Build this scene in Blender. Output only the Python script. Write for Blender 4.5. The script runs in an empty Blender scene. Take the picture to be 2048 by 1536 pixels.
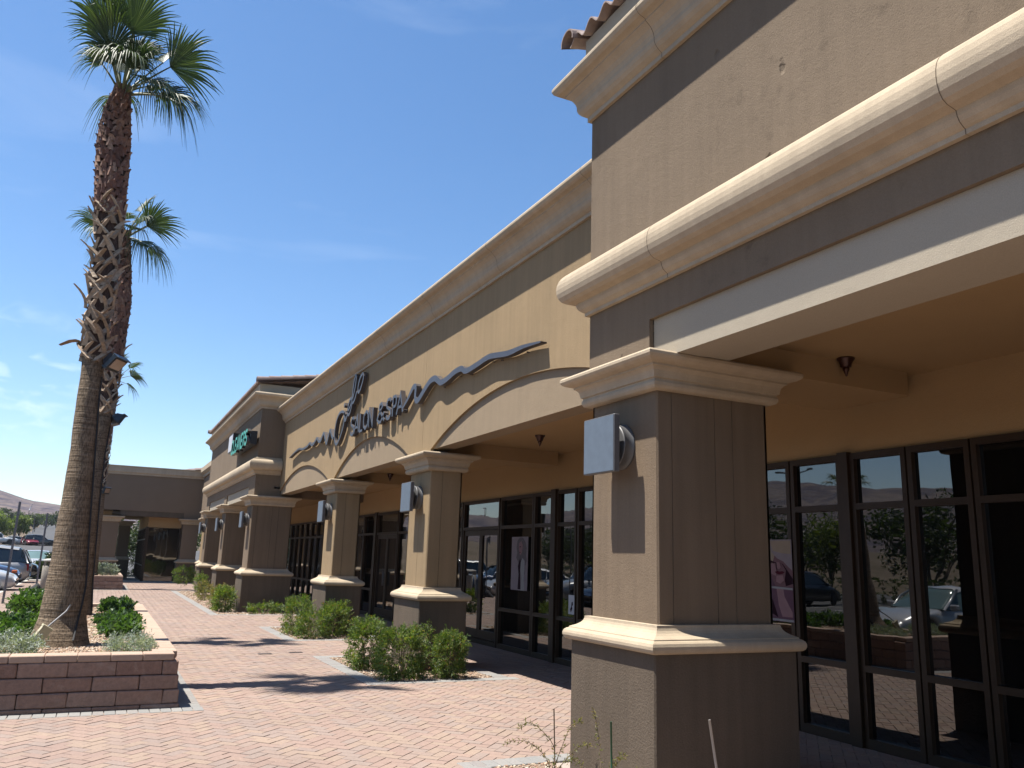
import bpy, math, random
import numpy as np
from mathutils import Matrix, Vector, noise as mnoise
PI = math.pi
sc = bpy.context.scene
C = sc.collection
random.seed(7)

# ---------------------------------------------------------------- camera
cam = bpy.data.cameras.new('camera')
cam.sensor_width = 36.0
cam.lens = 28.646
cam.clip_start = 0.05
cam.clip_end = 5000
co = bpy.data.objects.new('camera', cam)
C.objects.link(co)
RT = Vector((0.8959316, -0.4431336, 0.03064593))
UP = Vector((-0.12103118, -0.17715513, 0.97671261))
FW = Vector((0.42738509, 0.8787768, 0.21235186))
m = Matrix((RT, UP, -FW)).transposed().to_4x4()
m.translation = Vector((0, 0, 1.6))
co.matrix_world = m
sc.camera = co

# ---------------------------------------------------------------- world + sun
SUNV = Vector((-1.0, 0.38, 2.72)).normalized()
elev = math.asin(SUNV.z)
world = bpy.data.worlds.new('World')
sc.world = world
world.use_nodes = True
nt = world.node_tree
for n in list(nt.nodes):
    nt.nodes.remove(n)
sky = nt.nodes.new('ShaderNodeTexSky')
sky.sky_type = 'NISHITA'
sky.sun_disc = False
sky.sun_elevation = elev
sky.sun_rotation = math.atan2(SUNV.x, SUNV.y)
sky.altitude = 600
sky.air_density = 1.0
sky.dust_density = 0.6
sky.ozone_density = 1.3
bg = nt.nodes.new('ShaderNodeBackground')
bg.inputs['Strength'].default_value = 0.080
wo = nt.nodes.new('ShaderNodeOutputWorld')
# thin wisps of cloud low in the sky
tc = nt.nodes.new('ShaderNodeTexCoord')
mp = nt.nodes.new('ShaderNodeMapping'); mp.inputs['Scale'].default_value = (1.1, 1.1, 3.6); mp.inputs['Location'].default_value = (4.3, 1.7, .4)
nz = nt.nodes.new('ShaderNodeTexNoise'); nz.inputs['Scale'].default_value = 2.6; nz.inputs['Detail'].default_value = 7; nz.inputs['Distortion'].default_value = 0.5
rp = nt.nodes.new('ShaderNodeValToRGB')
rp.color_ramp.elements[0].position = 0.60; rp.color_ramp.elements[0].color = (0, 0, 0, 1)
rp.color_ramp.elements[1].position = 0.86; rp.color_ramp.elements[1].color = (0.16, 0.16, 0.16, 1)
mx = nt.nodes.new('ShaderNodeMixRGB'); mx.inputs['Color2'].default_value = (7.0, 7.6, 8.2, 1)
hs = nt.nodes.new('ShaderNodeHueSaturation'); hs.inputs['Saturation'].default_value = 1.22
nt.links.new(tc.outputs['Generated'], mp.inputs['Vector'])
nt.links.new(mp.outputs['Vector'], nz.inputs['Vector'])
nt.links.new(nz.outputs['Fac'], rp.inputs['Fac'])
# a denser wisp low in the north
dp = nt.nodes.new('ShaderNodeVectorMath'); dp.operation = 'DOT_PRODUCT'; dp.inputs[1].default_value = Vector((-.105, .980, .170)).normalized()
nt.links.new(tc.outputs['Generated'], dp.inputs[0])
rq = nt.nodes.new('ShaderNodeValToRGB'); rq.color_ramp.elements[0].position = .9988; rq.color_ramp.elements[1].position = .9999
nt.links.new(dp.outputs['Value'], rq.inputs['Fac'])
n2 = nt.nodes.new('ShaderNodeTexNoise'); n2.inputs['Scale'].default_value = 22; n2.inputs['Detail'].default_value = 6; n2.inputs['Distortion'].default_value = .6
mp3 = nt.nodes.new('ShaderNodeMapping'); mp3.inputs['Scale'].default_value = (1, 1, 2.4); nt.links.new(tc.outputs['Generated'], mp3.inputs['Vector']); nt.links.new(mp3.outputs['Vector'], n2.inputs['Vector'])
r3 = nt.nodes.new('ShaderNodeValToRGB'); r3.color_ramp.elements[0].position = .50; r3.color_ramp.elements[1].position = .85; r3.color_ramp.elements[1].color = (.6, .6, .6, 1)
nt.links.new(n2.outputs['Fac'], r3.inputs['Fac'])
ml = nt.nodes.new('ShaderNodeMixRGB'); ml.blend_type = 'MULTIPLY'; ml.inputs['Fac'].default_value = 1; nt.links.new(rq.outputs['Color'], ml.inputs['Color1']); nt.links.new(r3.outputs['Color'], ml.inputs['Color2'])
ad_ = nt.nodes.new('ShaderNodeMixRGB'); ad_.blend_type = 'ADD'; ad_.inputs['Fac'].default_value = 1; nt.links.new(rp.outputs['Color'], ad_.inputs['Color1']); nt.links.new(ml.outputs['Color'], ad_.inputs['Color2'])
nt.links.new(ad_.outputs['Color'], mx.inputs['Fac'])
nt.links.new(sky.outputs['Color'], hs.inputs['Color'])
nt.links.new(hs.outputs['Color'], mx.inputs['Color1'])
nt.links.new(mx.outputs['Color'], bg.inputs['Color'])
nt.links.new(bg.outputs['Background'], wo.inputs['Surface'])

sun = bpy.data.lights.new('sun', 'SUN')
sun.energy = 5.0
sun.angle = math.radians(0.53)
sun.color = (1.0, 0.95, 0.87)
so = bpy.data.objects.new('sun', sun)
C.objects.link(so)
so.rotation_euler = SUNV.to_track_quat('Z', 'Y').to_euler()

sc.view_settings.view_transform = 'Standard'
sc.view_settings.look = 'None'
sc.view_settings.gamma = 1
sc.view_settings.exposure = 1.27
sc.cycles.max_bounces = 8
sc.cycles.diffuse_bounces = 3
sc.cycles.glossy_bounces = 4
sc.cycles.transmission_bounces = 4
sc.cycles.transparent_max_bounces = 8
sc.cycles.caustics_reflective = False
sc.cycles.caustics_refractive = False
sc.cycles.use_denoising = True

# ---------------------------------------------------------------- materials
def S(c):
    """sRGB 0-255 -> linear"""
    return tuple(((v/255.)/12.92 if v/255. <= .04045 else ((v/255.+.055)/1.055)**2.4) for v in c)

ALB = .60
class NB:
    def __init__(s, name):
        s.m = bpy.data.materials.new(name); s.m.use_nodes = True
        s.t = s.m.node_tree; s.b = s.t.nodes['Principled BSDF']; s.o = s.t.nodes['Material Output']
        s._c = None
    def n(s, k, **kw):
        x = s.t.nodes.new('ShaderNode'+k)
        for a, v in kw.items():
            if hasattr(x, a) and a not in x.inputs.keys(): setattr(x, a, v)
            else: x.inputs[a.replace('_', ' ')].default_value = v
        return x
    def l(s, a, b): s.t.links.new(a, b)
    def coord(s):
        if s._c is None: s._c = s.n('TexCoord').outputs['Object']
        return s._c
    def noise(s, scale, detail=4, rough=.55, vec=None, dist=0):
        x = s.n('TexNoise'); x.inputs['Scale'].default_value = scale; x.inputs['Detail'].default_value = detail
        x.inputs['Roughness'].default_value = rough; x.inputs['Distortion'].default_value = dist
        s.l(vec or s.coord(), x.inputs['Vector']); return x.outputs['Fac']
    def ramp(s, fac, stops, const=False):
        r = s.n('ValToRGB'); e = r.color_ramp.elements
        if const: r.color_ramp.interpolation = 'CONSTANT'
        while len(e) < len(stops): e.new(.5)
        for i, (p, c) in enumerate(stops):
            e[i].position = p; e[i].color = (c[0], c[1], c[2], 1) if len(c) >= 3 else (c[0],)*3+(1,)
        s.l(fac, r.inputs['Fac']); return r.outputs['Color']
    def mix(s, a, b, fac, mode='MIX'):
        x = s.n('MixRGB', blend_type=mode)
        for v, k in ((a, 'Color1'), (b, 'Color2'), (fac, 'Fac')):
            if isinstance(v, (int, float)): x.inputs[k].default_value = v if k == 'Fac' else (v, v, v, 1)
            elif isinstance(v, tuple): x.inputs[k].default_value = (v[0], v[1], v[2], 1)
            else: s.l(v, x.inputs[k])
        return x.outputs['Color']
    def base(s, c):
        if isinstance(c, tuple): s.b.inputs['Base Color'].default_value = (c[0]*ALB, c[1]*ALB, c[2]*ALB, 1)
        else: s.l(s.mix(c, ALB, 1.0, 'MULTIPLY'), s.b.inputs['Base Color'])
    def rough(s, v):
        if isinstance(v, (int, float)): s.b.inputs['Roughness'].default_value = v
        else: s.l(v, s.b.inputs['Roughness'])
    def bump(s, h, dist=.01, strength=1, prev=None):
        x = s.n('Bump'); x.inputs['Distance'].default_value = dist; x.inputs['Strength'].default_value = strength
        s.l(h, x.inputs['Height'])
        if prev is not None: s.l(prev, x.inputs['Normal'])
        s.l(x.outputs['Normal'], s.b.inputs['Normal']); return x.outputs['Normal']
    def spec(s, v): s.b.inputs['Specular IOR Level'].default_value = v
    def island(s): return s.n('NewGeometry').outputs['Random Per Island']

M = {}
def stucco(name, col, grain=90, bd=.004, var=.10, streak=.0, dirt=0, gouge=False):
    k = NB(name)
    col = tuple(v*.68 for v in col)
    c0 = tuple(v*(1-var) for v in col); c1 = tuple(min(1, v*(1+var)) for v in col)
    big = k.noise(.9, 5)
    c = k.ramp(big, [(.3, c0), (.7, c1)])
    fine = k.noise(grain*1.4, 3, .7)
    c = k.mix(c, k.ramp(fine, [(.25, (.86,)*3), (.75, (1.10,)*3)]), 1.0, 'MULTIPLY')
    if streak:
        mpn = k.n('Mapping'); mpn.inputs['Scale'].default_value = (7, 7, .35); k.l(k.coord(), mpn.inputs['Vector'])
        st = k.noise(1.3, 4, .6, mpn.outputs['Vector'])
        c = k.mix(c, k.ramp(st, [(.35, (1-streak,)*3), (.65, (1+streak*.5,)*3)]), 1.0, 'MULTIPLY')
    if dirt:
        d = k.noise(1.1, 6, .65, dist=.6)
        d2 = k.noise(9, 4, .6)
        dd = k.mix(k.ramp(d, [(.55, (0,)*3), (.68, (1,)*3)]), k.ramp(d2, [(.5, (0,)*3), (.66, (1,)*3)]), 1.0, 'MULTIPLY')
        c = k.mix(c, tuple(v*.42 for v in col), k.mix(dd, dirt, 1.0, 'MULTIPLY'))
    gb = None
    if gouge:
        for (sc_, th, pr) in ((2.0, .085, .50), (4.6, .07, .66)):
            mg = k.n('Mapping'); mg.inputs['Scale'].default_value = (1, 1.7, .85); mg.inputs['Rotation'].default_value = (.5, 0, 0); k.l(k.coord(), mg.inputs['Vector'])
            ad = k.n('VectorMath', operation='ADD'); k.l(mg.outputs['Vector'], ad.inputs[0])
            nw = k.n('TexNoise'); nw.inputs['Scale'].default_value = 14; nw.inputs['Detail'].default_value = 3; k.l(k.coord(), nw.inputs['Vector'])
            sc2 = k.n('VectorMath', operation='SCALE'); sc2.inputs['Scale'].default_value = .10; k.l(nw.outputs['Color'], sc2.inputs[0]); k.l(sc2.outputs['Vector'], ad.inputs[1])
            v_ = k.n('TexVoronoi'); v_.inputs['Scale'].default_value = sc_; k.l(ad.outputs['Vector'], v_.inputs['Vector'])
            a_ = k.ramp(v_.outputs['Distance'], [(th*.55, (1,)*3), (th*1.3, (0,)*3)])
            sp = k.n('SeparateColor'); k.l(v_.outputs['Color'], sp.inputs['Color'])
            a_ = k.mix(a_, k.ramp(sp.outputs['Red'], [(pr, (0,)*3), (pr+.02, (1,)*3)]), 1.0, 'MULTIPLY')
            c = k.mix(c, tuple(v*.55 for v in col), k.mix(a_, .6, 1.0, 'MULTIPLY'))
            gb = a_ if gb is None else k.mix(gb, a_, 1.0, 'ADD')
    k.base(c); k.rough(.92); k.spec(.15)
    n1 = k.bump(k.noise(grain, 4, .75), bd)
    if gb is not None:
        gi = k.n('Invert'); k.l(gb, gi.inputs['Color']); n1 = k.bump(gi.outputs['Color'], .012, 1, n1)
    k.bump(k.noise(3.5, 3), .012, .5, n1)
    M[name] = k.m
TAUPE = (.395, .298, .208)
stucco('tower_stucco', TAUPE, 85, .004, .07, .07, .7, True)
stucco('tower_shaft_stucco', (.385, .285, .195), 85, .004, .08, .10)
stucco('tan_stucco', (.63, .455, .265), 95, .004, .05, .07)
stucco('panel_stucco', (.58, .445, .30), 95, .003, .04, .04)
stucco('cream_panel_stucco', (.76, .66, .51), 110, .002, .03)
stucco('base_stucco', (.25, .195, .145), 60, .007, .12, .10)
stucco('trim_cast', (.90, .735, .53), 120, .003, .09, .08)
stucco('soffit_stucco', (.80, .54, .28), 95, .003, .05)
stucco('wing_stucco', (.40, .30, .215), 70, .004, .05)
stucco('seam_dark', (.30, .23, .16), 70, .002)
stucco('joint_dark', (.08, .065, .05), 70, .002)

k = NB('paver'); r = k.island()
cols = [(.0, (.49, .30, .235)), (.16, (.60, .45, .30)), (.30, (.42, .36, .33)), (.42, (.56, .36, .28)), (.56, (.50, .385, .31)), (.68, (.62, .40, .29)), (.80, (.43, .385, .345)), (.90, (.66, .50, .32))]
c = k.ramp(r, cols, True)
c = k.mix(c, (.51, .395, .338), .76)
c = k.mix(c, (.76, .745, .74), 1.0, 'MULTIPLY')
c = k.mix(c, k.ramp(k.noise(38, 5, .7), [(.25, (.80,)*3), (.75, (1.14,)*3)]), 1.0, 'MULTIPLY')
c = k.mix(c, k.ramp(k.noise(.55, 6, .65), [(.3, (.86, .86, .87)), (.7, (1.08, 1.07, 1.06))]), 1.0, 'MULTIPLY')
gm = k.n('TexVoronoi'); gm.inputs['Scale'].default_value = 2.2; k.l(k.coord(), gm.inputs['Vector'])
c = k.mix(c, (.12, .10, .09), k.ramp(gm.outputs['Distance'], [(.022, (.55,)*3), (.034, (0,)*3)]))
k.base(c); k.rough(.9); k.spec(.2); k.bump(k.noise(160, 3, .7), .002); M['paver'] = k.m
k = NB('paver_grey'); c = k.ramp(k.island(), [(0, (.29, .285, .275)), (.5, (.34, .33, .31)), (1, (.30, .27, .255))])
c = k.mix(c, k.ramp(k.noise(38, 5, .7), [(.25, (.82,)*3), (.75, (1.12,)*3)]), 1.0, 'MULTIPLY')
k.base(c); k.rough(.9); k.bump(k.noise(160, 3, .7), .002); M['paver_grey'] = k.m

def simple(name, col, rough=.6, metal=0, var=.06, scale=12, bump=0, spec=.5, bs=120):
    k = NB(name)
    k.base(k.ramp(k.noise(scale, 5), [(.3, tuple(v*(1-var) for v in col)), (.7, tuple(min(1, v*(1+var)) for v in col))]))
    k.rough(rough); k.b.inputs['Metallic'].default_value = metal; k.spec(spec)
    if bump: k.bump(k.noise(bs, 4, .7), bump)
    M[name] = k.m; return k
simple('joint_sand', (.46, .385, .33), .95, bump=.003)
simple('concrete', (.50, .46, .41), .9, var=.08, scale=3, bump=.003)
simple('curb_concrete', (.56, .53, .48), .9, var=.08, scale=3, bump=.003)
simple('asphalt', (.105, .103, .105), .9, var=.18, scale=.6, bump=.004, spec=.2)
simple('road_paint', (.66, .66, .62), .8)
simple('lamp_metal', (.17, .17, .175), .5, .3, .05, 6, spec=.5)
simple('lamp_metal_dark', (.10, .10, .105), .5, .3)
k = simple('plate_metal', (.16, .20, .25), .55, .1, .08, 14)
simple('window_frame', (.050, .028, .014), .5, .15, .1, spec=.3)
simple('sign_metal', (.105, .108, .13), .45, .3, .05)
simple('sign_side', (.09, .075, .075), .55, .2, .05)
simple('green_letter', (.035, .42, .30), .4, 0, .04)
simple('sign_black', (.014, .014, .016), .45)
simple('sign_white', (.66, .67, .72), .5)
simple('bronze', (.07, .024, .016), .35, .4)
simple('post_metal', (.24, .235, .25), .5, .6)
simple('rubber', (.03, .03, .032), .85)
simple('bin_concrete', (.42, .37, .30), .9, bump=.003)
simple('box_plastic', (.60, .54, .36), .6)
simple('conduit_grey', (.33, .33, .34), .6)
simple('stake_green', (.02, .12, .055), .5)
simple('stake_white', (.48, .45, .42), .6)
simple('flood_housing', (.032, .04, .05), .4)
simple('flood_glass', (.45, .34, .26), .15)
simple('twig', (.16, .11, .07), .9)
simple('paper_white', (.27, .27, .28), .5)
simple('iron', (.07, .05, .045), .7)
# roof tile
k = NB('roof_tile'); c = k.ramp(k.island(), [(0, (.30, .21, .18)), (.4, (.38, .285, .25)), (.7, (.26, .19, .17)), (1, (.44, .34, .30))])
c = k.mix(c, k.ramp(k.noise(14, 5), [(.3, (.85,)*3), (.7, (1.1,)*3)]), 1, 'MULTIPLY'); k.base(c); k.rough(.85); k.bump(k.noise(80, 3), .003); M['roof_tile'] = k.m
# split-face block
k = NB('block'); c = k.ramp(k.island(), [(0, (.36, .225, .175)), (.35, (.44, .28, .215)), (.7, (.40, .265, .21)), (1, (.48, .32, .25))])
c = k.mix(c, k.ramp(k.noise(22, 6, .7), [(.25, (.72,)*3), (.75, (1.2,)*3)]), 1, 'MULTIPLY'); c = k.mix(c, (.62, .52, .45), k.ramp(k.noise(3.2, 7, .7, dist=.5), [(.56, (0,)*3), (.72, (.5,)*3)])); k.base(c); k.rough(.93); k.spec(.2)
n1 = k.bump(k.noise(26, 6, .75), .016); k.bump(k.noise(150, 3, .7), .004, 1, n1); M['block'] = k.m
k = NB('coping'); c = k.ramp(k.island(), [(0, (.50, .35, .26)), (.5, (.56, .405, .305)), (1, (.53, .38, .29))])
c = k.mix(c, k.ramp(k.noise(30, 5, .7), [(.25, (.86,)*3), (.75, (1.1,)*3)]), 1, 'MULTIPLY'); k.base(c); k.rough(.93); k.bump(k.noise(120, 4, .7), .003); M['coping'] = k.m
k = NB('pebble'); c = k.ramp(k.island(), [(0, (.50, .33, .21)), (.2, (.62, .46, .33)), (.4, (.40, .25, .17)), (.6, (.66, .54, .41)), (.8, (.52, .40, .29)), (.95, (.70, .62, .52))], True)
k.base(c); k.rough(.9); M['pebble'] = k.m
simple('gravel_base', (.36, .26, .19), .95, var=.3, scale=60, bump=.012)
# glass: dark tinted storefront glazing
k = NB('tinted_glass'); k.base((.004, .0045, .005)); k.rough(.012); k.b.inputs['IOR'].default_value = 1.95
w_ = k.n('Mapping'); w_.inputs['Scale'].default_value = (1, 1.2, .7); k.l(k.coord(), w_.inputs['Vector'])
k.bump(k.noise(1.3, 2, .5, w_.outputs['Vector']), .006, .35); M['tinted_glass'] = k.m
k = NB('car_glass'); k.base((.012, .018, .02)); k.rough(.03); k.b.inputs['IOR'].default_value = 1.7; M['car_glass'] = k.m
k = NB('pale_car_glass'); k.base((.16, .25, .25)); k.rough(.05); M['pale_car_glass'] = k.m
def paint(name, col, metal=.2):
    k = NB(name); k.base(k.mix(col, tuple(v*.9 for v in col), k.noise(3, 3))); k.rough(.28); k.b.inputs['Metallic'].default_value = metal
    k.b.inputs['Coat Weight'].default_value = .8; k.b.inputs['Coat Roughness'].default_value = .05; M[name] = k.m
for n_, c_ in (('paint_white', (.72, .72, .72)), ('paint_silver', (.42, .43, .44)), ('paint_blue', (.06, .085, .16)), ('paint_navy', (.02, .032, .075)), ('paint_black', (.012, .014, .02)), ('paint_red', (.25, .015, .02)), ('paint_tan', (.36, .31, .25)), ('paint_grey', (.16, .165, .175))): paint(n_, c_)
simple('tyre', (.018, .018, .018), .85)
simple('rim', (.42, .42, .43), .35, .7)
simple('headlight', (.62, .64, .66), .12)
simple('tail_light', (.32, .008, .014), .15)
simple('signal_light', (.75, .16, .03), .2)
simple('plate_white', (.7, .7, .68), .5)
# plants
def leafmat(name, stops, trans=.35, rough=.5):
    k = NB(name); c = k.ramp(k.island(), stops)
    k.base(c); k.rough(rough); k.spec(.35)
    tr = k.n('BsdfTranslucent'); mixs = k.n('MixShader'); mixs.inputs['Fac'].default_value = trans
    cc = k.mix(c, (1.25, 1.35, .5), 1, 'MULTIPLY'); k.l(cc, tr.inputs['Color'])
    k.l(k.b.outputs['BSDF'], mixs.inputs[1]); k.l(tr.outputs['BSDF'], mixs.inputs[2]); k.l(mixs.outputs['Shader'], k.o.inputs['Surface'])
    M[name] = k.m
leafmat('shrub_leaf', [(0, (.045, .085, .022)), (.35, (.10, .165, .035)), (.7, (.165, .24, .05)), (.94, (.25, .27, .07)), (1, (.28, .14, .06))])
leafmat('sparse_leaf', [(0, (.14, .16, .05)), (.5, (.22, .21, .07)), (.85, (.30, .24, .10)), (1, (.28, .15, .07))])
leafmat('vine_leaf', [(0, (.035, .075, .025)), (.5, (.06, .12, .035)), (1, (.10, .17, .05))])
leafmat('silver_leaf', [(0, (.25, .30, .25)), (.5, (.36, .41, .35)), (1, (.50, .54, .48))], .2)
leafmat('palm_leaf', [(0, (.035, .062, .028)), (.5, (.055, .092, .038)), (1, (.095, .135, .055))], .18, .52)
leafmat('tree_leaf', [(0, (.05, .075, .02)), (.5, (.085, .115, .03)), (1, (.13, .16, .045))])
leafmat('tree_leaf_bright', [(0, (.10, .15, .04)), (.5, (.15, .20, .055)), (1, (.20, .24, .08))])
leafmat('dark_leaf', [(0, (.02, .035, .015)), (.5, (.035, .055, .022)), (1, (.055, .075, .03))])
simple('petiole', (.17, .19, .07), .5)
simple('bark', (.14, .10, .07), .95, bump=.02, bs=20)
k = NB('palm_trunk')
mpn = k.n('Mapping'); mpn.inputs['Scale'].default_value = (1.2, 1.2, 26); k.l(k.coord(), mpn.inputs['Vector'])
rings = k.noise(1.6, 4, .6, mpn.outputs['Vector'], .3)
mp2 = k.n('Mapping'); mp2.inputs['Scale'].default_value = (52, 52, 9); k.l(k.coord(), mp2.inputs['Vector'])
vert = k.noise(1.5, 3, .6, mp2.outputs['Vector'])
c = k.ramp(rings, [(.30, (.16, .115, .08)), (.5, (.285, .215, .15)), (.72, (.38, .295, .215))])
c = k.mix(c, k.ramp(vert, [(.38, (.55,)*3), (.58, (1.14,)*3)]), 1, 'MULTIPLY')
c = k.mix(c, k.ramp(k.noise(1.4, 4), [(.3, (.93, .91, .90)), (.7, (1.05, 1.04, 1.0))]), 1, 'MULTIPLY')
k.base(c); k.rough(.95); k.spec(.15); n1 = k.bump(rings, .022); k.bump(vert, .012, .9, n1); M['palm_trunk'] = k.m
k = NB('palm_fibre'); mpn = k.n('Mapping'); mpn.inputs['Scale'].default_value = (30, 30, 12); k.l(k.coord(), mpn.inputs['Vector'])
f_ = k.noise(1.5, 5, .7, mpn.outputs['Vector']); k.base(k.ramp(f_, [(.3, (.035, .018, .012)), (.7, (.135, .075, .05))])); k.rough(.98); k.bump(f_, .02); M['palm_fibre'] = k.m
k = NB('palm_boot_red'); c = k.ramp(k.island(), [(0, (.15, .070, .048)), (.5, (.26, .125, .085)), (.85, (.34, .185, .12)), (1, (.46, .29, .20))]); k.base(k.mix(c, k.ramp(k.noise(40, 4), [(.3, (.75,)*3), (.7, (1.2,)*3)]), 1, 'MULTIPLY')); k.rough(.9); M['palm_boot_red'] = k.m
k = NB('palm_boot_tan'); c = k.ramp(k.island(), [(0, (.33, .225, .14)), (.5, (.50, .36, .24)), (1, (.60, .46, .32))]); k.base(k.mix(c, k.ramp(k.noise(30, 5), [(.3, (.68,)*3), (.7, (1.2,)*3)]), 1, 'MULTIPLY')); k.rough(.85); M['palm_boot_tan'] = k.m
# terrain / hills
k = NB('desert'); c = k.ramp(k.noise(.05, 8, .65), [(.35, (.17, .13, .105)), (.6, (.235, .185, .15))])
c = k.mix(c, (.06, .075, .035), k.ramp(k.noise(.6, 6, .7), [(.50, (0,)*3), (.60, (1,)*3)])); k.base(c); k.rough(1); k.spec(0); M['desert'] = k.m
k = NB('hill_rock'); a = k.noise(.028, 9, .66, dist=.9)
c = k.ramp(a, [(.36, (.085, .072, .10)), (.47, (.14, .115, .13)), (.55, (.215, .17, .16)), (.70, (.27, .215, .19))])
c = k.mix(c, k.ramp(k.noise(.09, 7, .7), [(.35, (.75,)*3), (.7, (1.15,)*3)]), 1, 'MULTIPLY'); k.base(c); k.rough(1); k.spec(0); k.bump(k.noise(.03, 8, .7), 6); M['hill_rock'] = k.m

# ---------------------------------------------------------------- helpers
def link(o, parent=None):
    C.objects.link(o)
    if parent is not None:
        o.parent = parent
        if not o.get('_local'): o.matrix_parent_inverse = parent_mw(parent).inverted()
    return o
def parent_mw(p):
    mw = Matrix.LocRotScale(p.location, p.rotation_euler, p.scale)
    if p.parent: mw = parent_mw(p.parent) @ p.matrix_parent_inverse @ mw
    return mw

class MB:
    def __init__(s): s.v = []; s.f = []; s.mi = []; s.sm = []
    def add(s, vs, fs, mi=0, smooth=False):
        b = len(s.v); s.v.extend([tuple(p) for p in vs]); s.f.extend([tuple(i+b for i in f) for f in fs])
        s.mi.extend([mi]*len(fs)); s.sm.extend([smooth]*len(fs)); return s
    def quad(s, a, b, c, d, mi=0): return s.add([a, b, c, d], [(0, 1, 2, 3)], mi)
    def box(s, x0, y0, z0, x1, y1, z1, mi=0, mat=None):
        vs = [(x0, y0, z0), (x1, y0, z0), (x1, y1, z0), (x0, y1, z0), (x0, y0, z1), (x1, y0, z1), (x1, y1, z1), (x0, y1, z1)]
        if mat: vs = [mat @ Vector(p) for p in vs]
        return s.add(vs, [(0, 3, 2, 1), (4, 5, 6, 7), (0, 1, 5, 4), (1, 2, 6, 5), (2, 3, 7, 6), (3, 0, 4, 7)], mi)
    def cbox(s, x0, y0, z0, x1, y1, z1, c=.012, mi=0):
        """box with chamfered vertical edges"""
        pts = [(x0+c, y0), (x1-c, y0), (x1, y0+c), (x1, y1-c), (x1-c, y1), (x0+c, y1), (x0, y1-c), (x0, y0+c)]
        n = 8; vs = [(p[0], p[1], z0) for p in pts]+[(p[0], p[1], z1) for p in pts]
        fs = [(i, (i+1) % n, n+(i+1) % n, n+i) for i in range(n)]+[tuple(range(n))[::-1], tuple(range(n, 2*n))]
        return s.add(vs, fs, mi)
    def bbox(s, x0, y0, z0, x1, y1, z1, c=.01, mi=0, jit=0, rnd=None):
        """box with all edges chamfered (24 verts)"""
        R_ = rnd or random
        vs = []; idx = {}
        for ix, x in enumerate((x0, x1)):
            for iy, y in enumerate((y0, y1)):
                for iz, z in enumerate((z0, z1)):
                    sx, sy, sz = (1 if ix == 0 else -1), (1 if iy == 0 else -1), (1 if iz == 0 else -1)
                    j = [(R_.random()-.5)*jit for _ in range(3)]
                    for a in range(3):
                        p = [x+sx*c, y+sy*c, z+sz*c]; p[a] = (x, y, z)[a]
                        idx[(ix, iy, iz, a)] = len(vs); vs.append(tuple(p[q]+j[q] for q in range(3)))
        I = lambda *k_: idx[k_]
        fs = []
        for a in range(3):
            o1, o2 = (a+1) % 3, (a+2) % 3
            for s_ in (0, 1):
                q = []
                for (u, v_) in ((0, 0), (1, 0), (1, 1), (0, 1)):
                    t = [0, 0, 0]; t[a] = s_; t[o1] = u; t[o2] = v_; q.append(idx[(t[0], t[1], t[2], a)])
                fs.append(tuple(q if s_ else q[::-1]))
            for u in (0, 1):
                for v_ in (0, 1):
                    t0 = [0, 0, 0]; t0[o1] = u; t0[o2] = v_; t1 = list(t0); t1[a] = 1
                    q = [idx[(*t0, o1)], idx[(*t1, o1)], idx[(*t1, o2)], idx[(*t0, o2)]]
                    fs.append(tuple(q))
        for ix in (0, 1):
            for iy in (0, 1):
                for iz in (0, 1): fs.append((I(ix, iy, iz, 0), I(ix, iy, iz, 1), I(ix, iy, iz, 2)))
        return s.add(vs, fs, mi)
    def tube(s, pts, radii, n=8, mi=0, smooth=True, cap=True):
        pts = [Vector(p) for p in pts]
        if not hasattr(radii, '__len__'): radii = [radii]*len(pts)
        vs = []; fs = []
        ref = Vector((0, 0, 1))
        if abs((pts[-1]-pts[0]).normalized().z) > .9: ref = Vector((1, 0, 0))
        for i, p in enumerate(pts):
            d = (pts[min(i+1, len(pts)-1)]-pts[max(i-1, 0)]).normalized()
            a = d.cross(ref).normalized(); b = d.cross(a).normalized()
            for j in range(n):
                t = 2*PI*j/n; vs.append(p+(a*math.cos(t)+b*math.sin(t))*radii[i])
        for i in range(len(pts)-1):
            for j in range(n): fs.append((i*n+j, i*n+(j+1) % n, (i+1)*n+(j+1) % n, (i+1)*n+j))
        if cap: fs.append(tuple(range(n))); fs.append(tuple(range((len(pts)-1)*n, len(pts)*n))[::-1])
        return s.add(vs, fs, mi, smooth)
    def lathe(s, prof, n=20, axis='z', c=(0, 0, 0), mi=0, smooth=True):
        vs = []; fs = []; c = Vector(c)
        for (r, h) in prof:
            for j in range(n):
                t = 2*PI*j/n; x, y = r*math.cos(t), r*math.sin(t)
                p = (x, y, h) if axis == 'z' else ((h, x, y) if axis == 'x' else (x, h, y))
                vs.append(c+Vector(p))
        for i in range(len(prof)-1):
            for j in range(n): fs.append((i*n+j, i*n+(j+1) % n, (i+1)*n+(j+1) % n, (i+1)*n+j))
        fs.append(tuple(range(n))[::-1]); fs.append(tuple(range((len(prof)-1)*n, len(prof)*n)))
        return s.add(vs, fs, mi, smooth)
    def prism(s, poly, h0, h1, axis='x', mi=0):
        """poly in the plane normal to axis; axis x -> (y,z), y -> (x,z), z -> (x,y)"""
        f = {'x': lambda a, b, h: (h, a, b), 'y': lambda a, b, h: (a, h, b), 'z': lambda a, b, h: (a, b, h)}[axis]
        n = len(poly); vs = [f(a, b, h0) for a, b in poly]+[f(a, b, h1) for a, b in poly]
        fs = [(i, (i+1) % n, n+(i+1) % n, n+i) for i in range(n)]+[tuple(range(n))[::-1], tuple(range(n, 2*n))]
        return s.add(vs, fs, mi)
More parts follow.
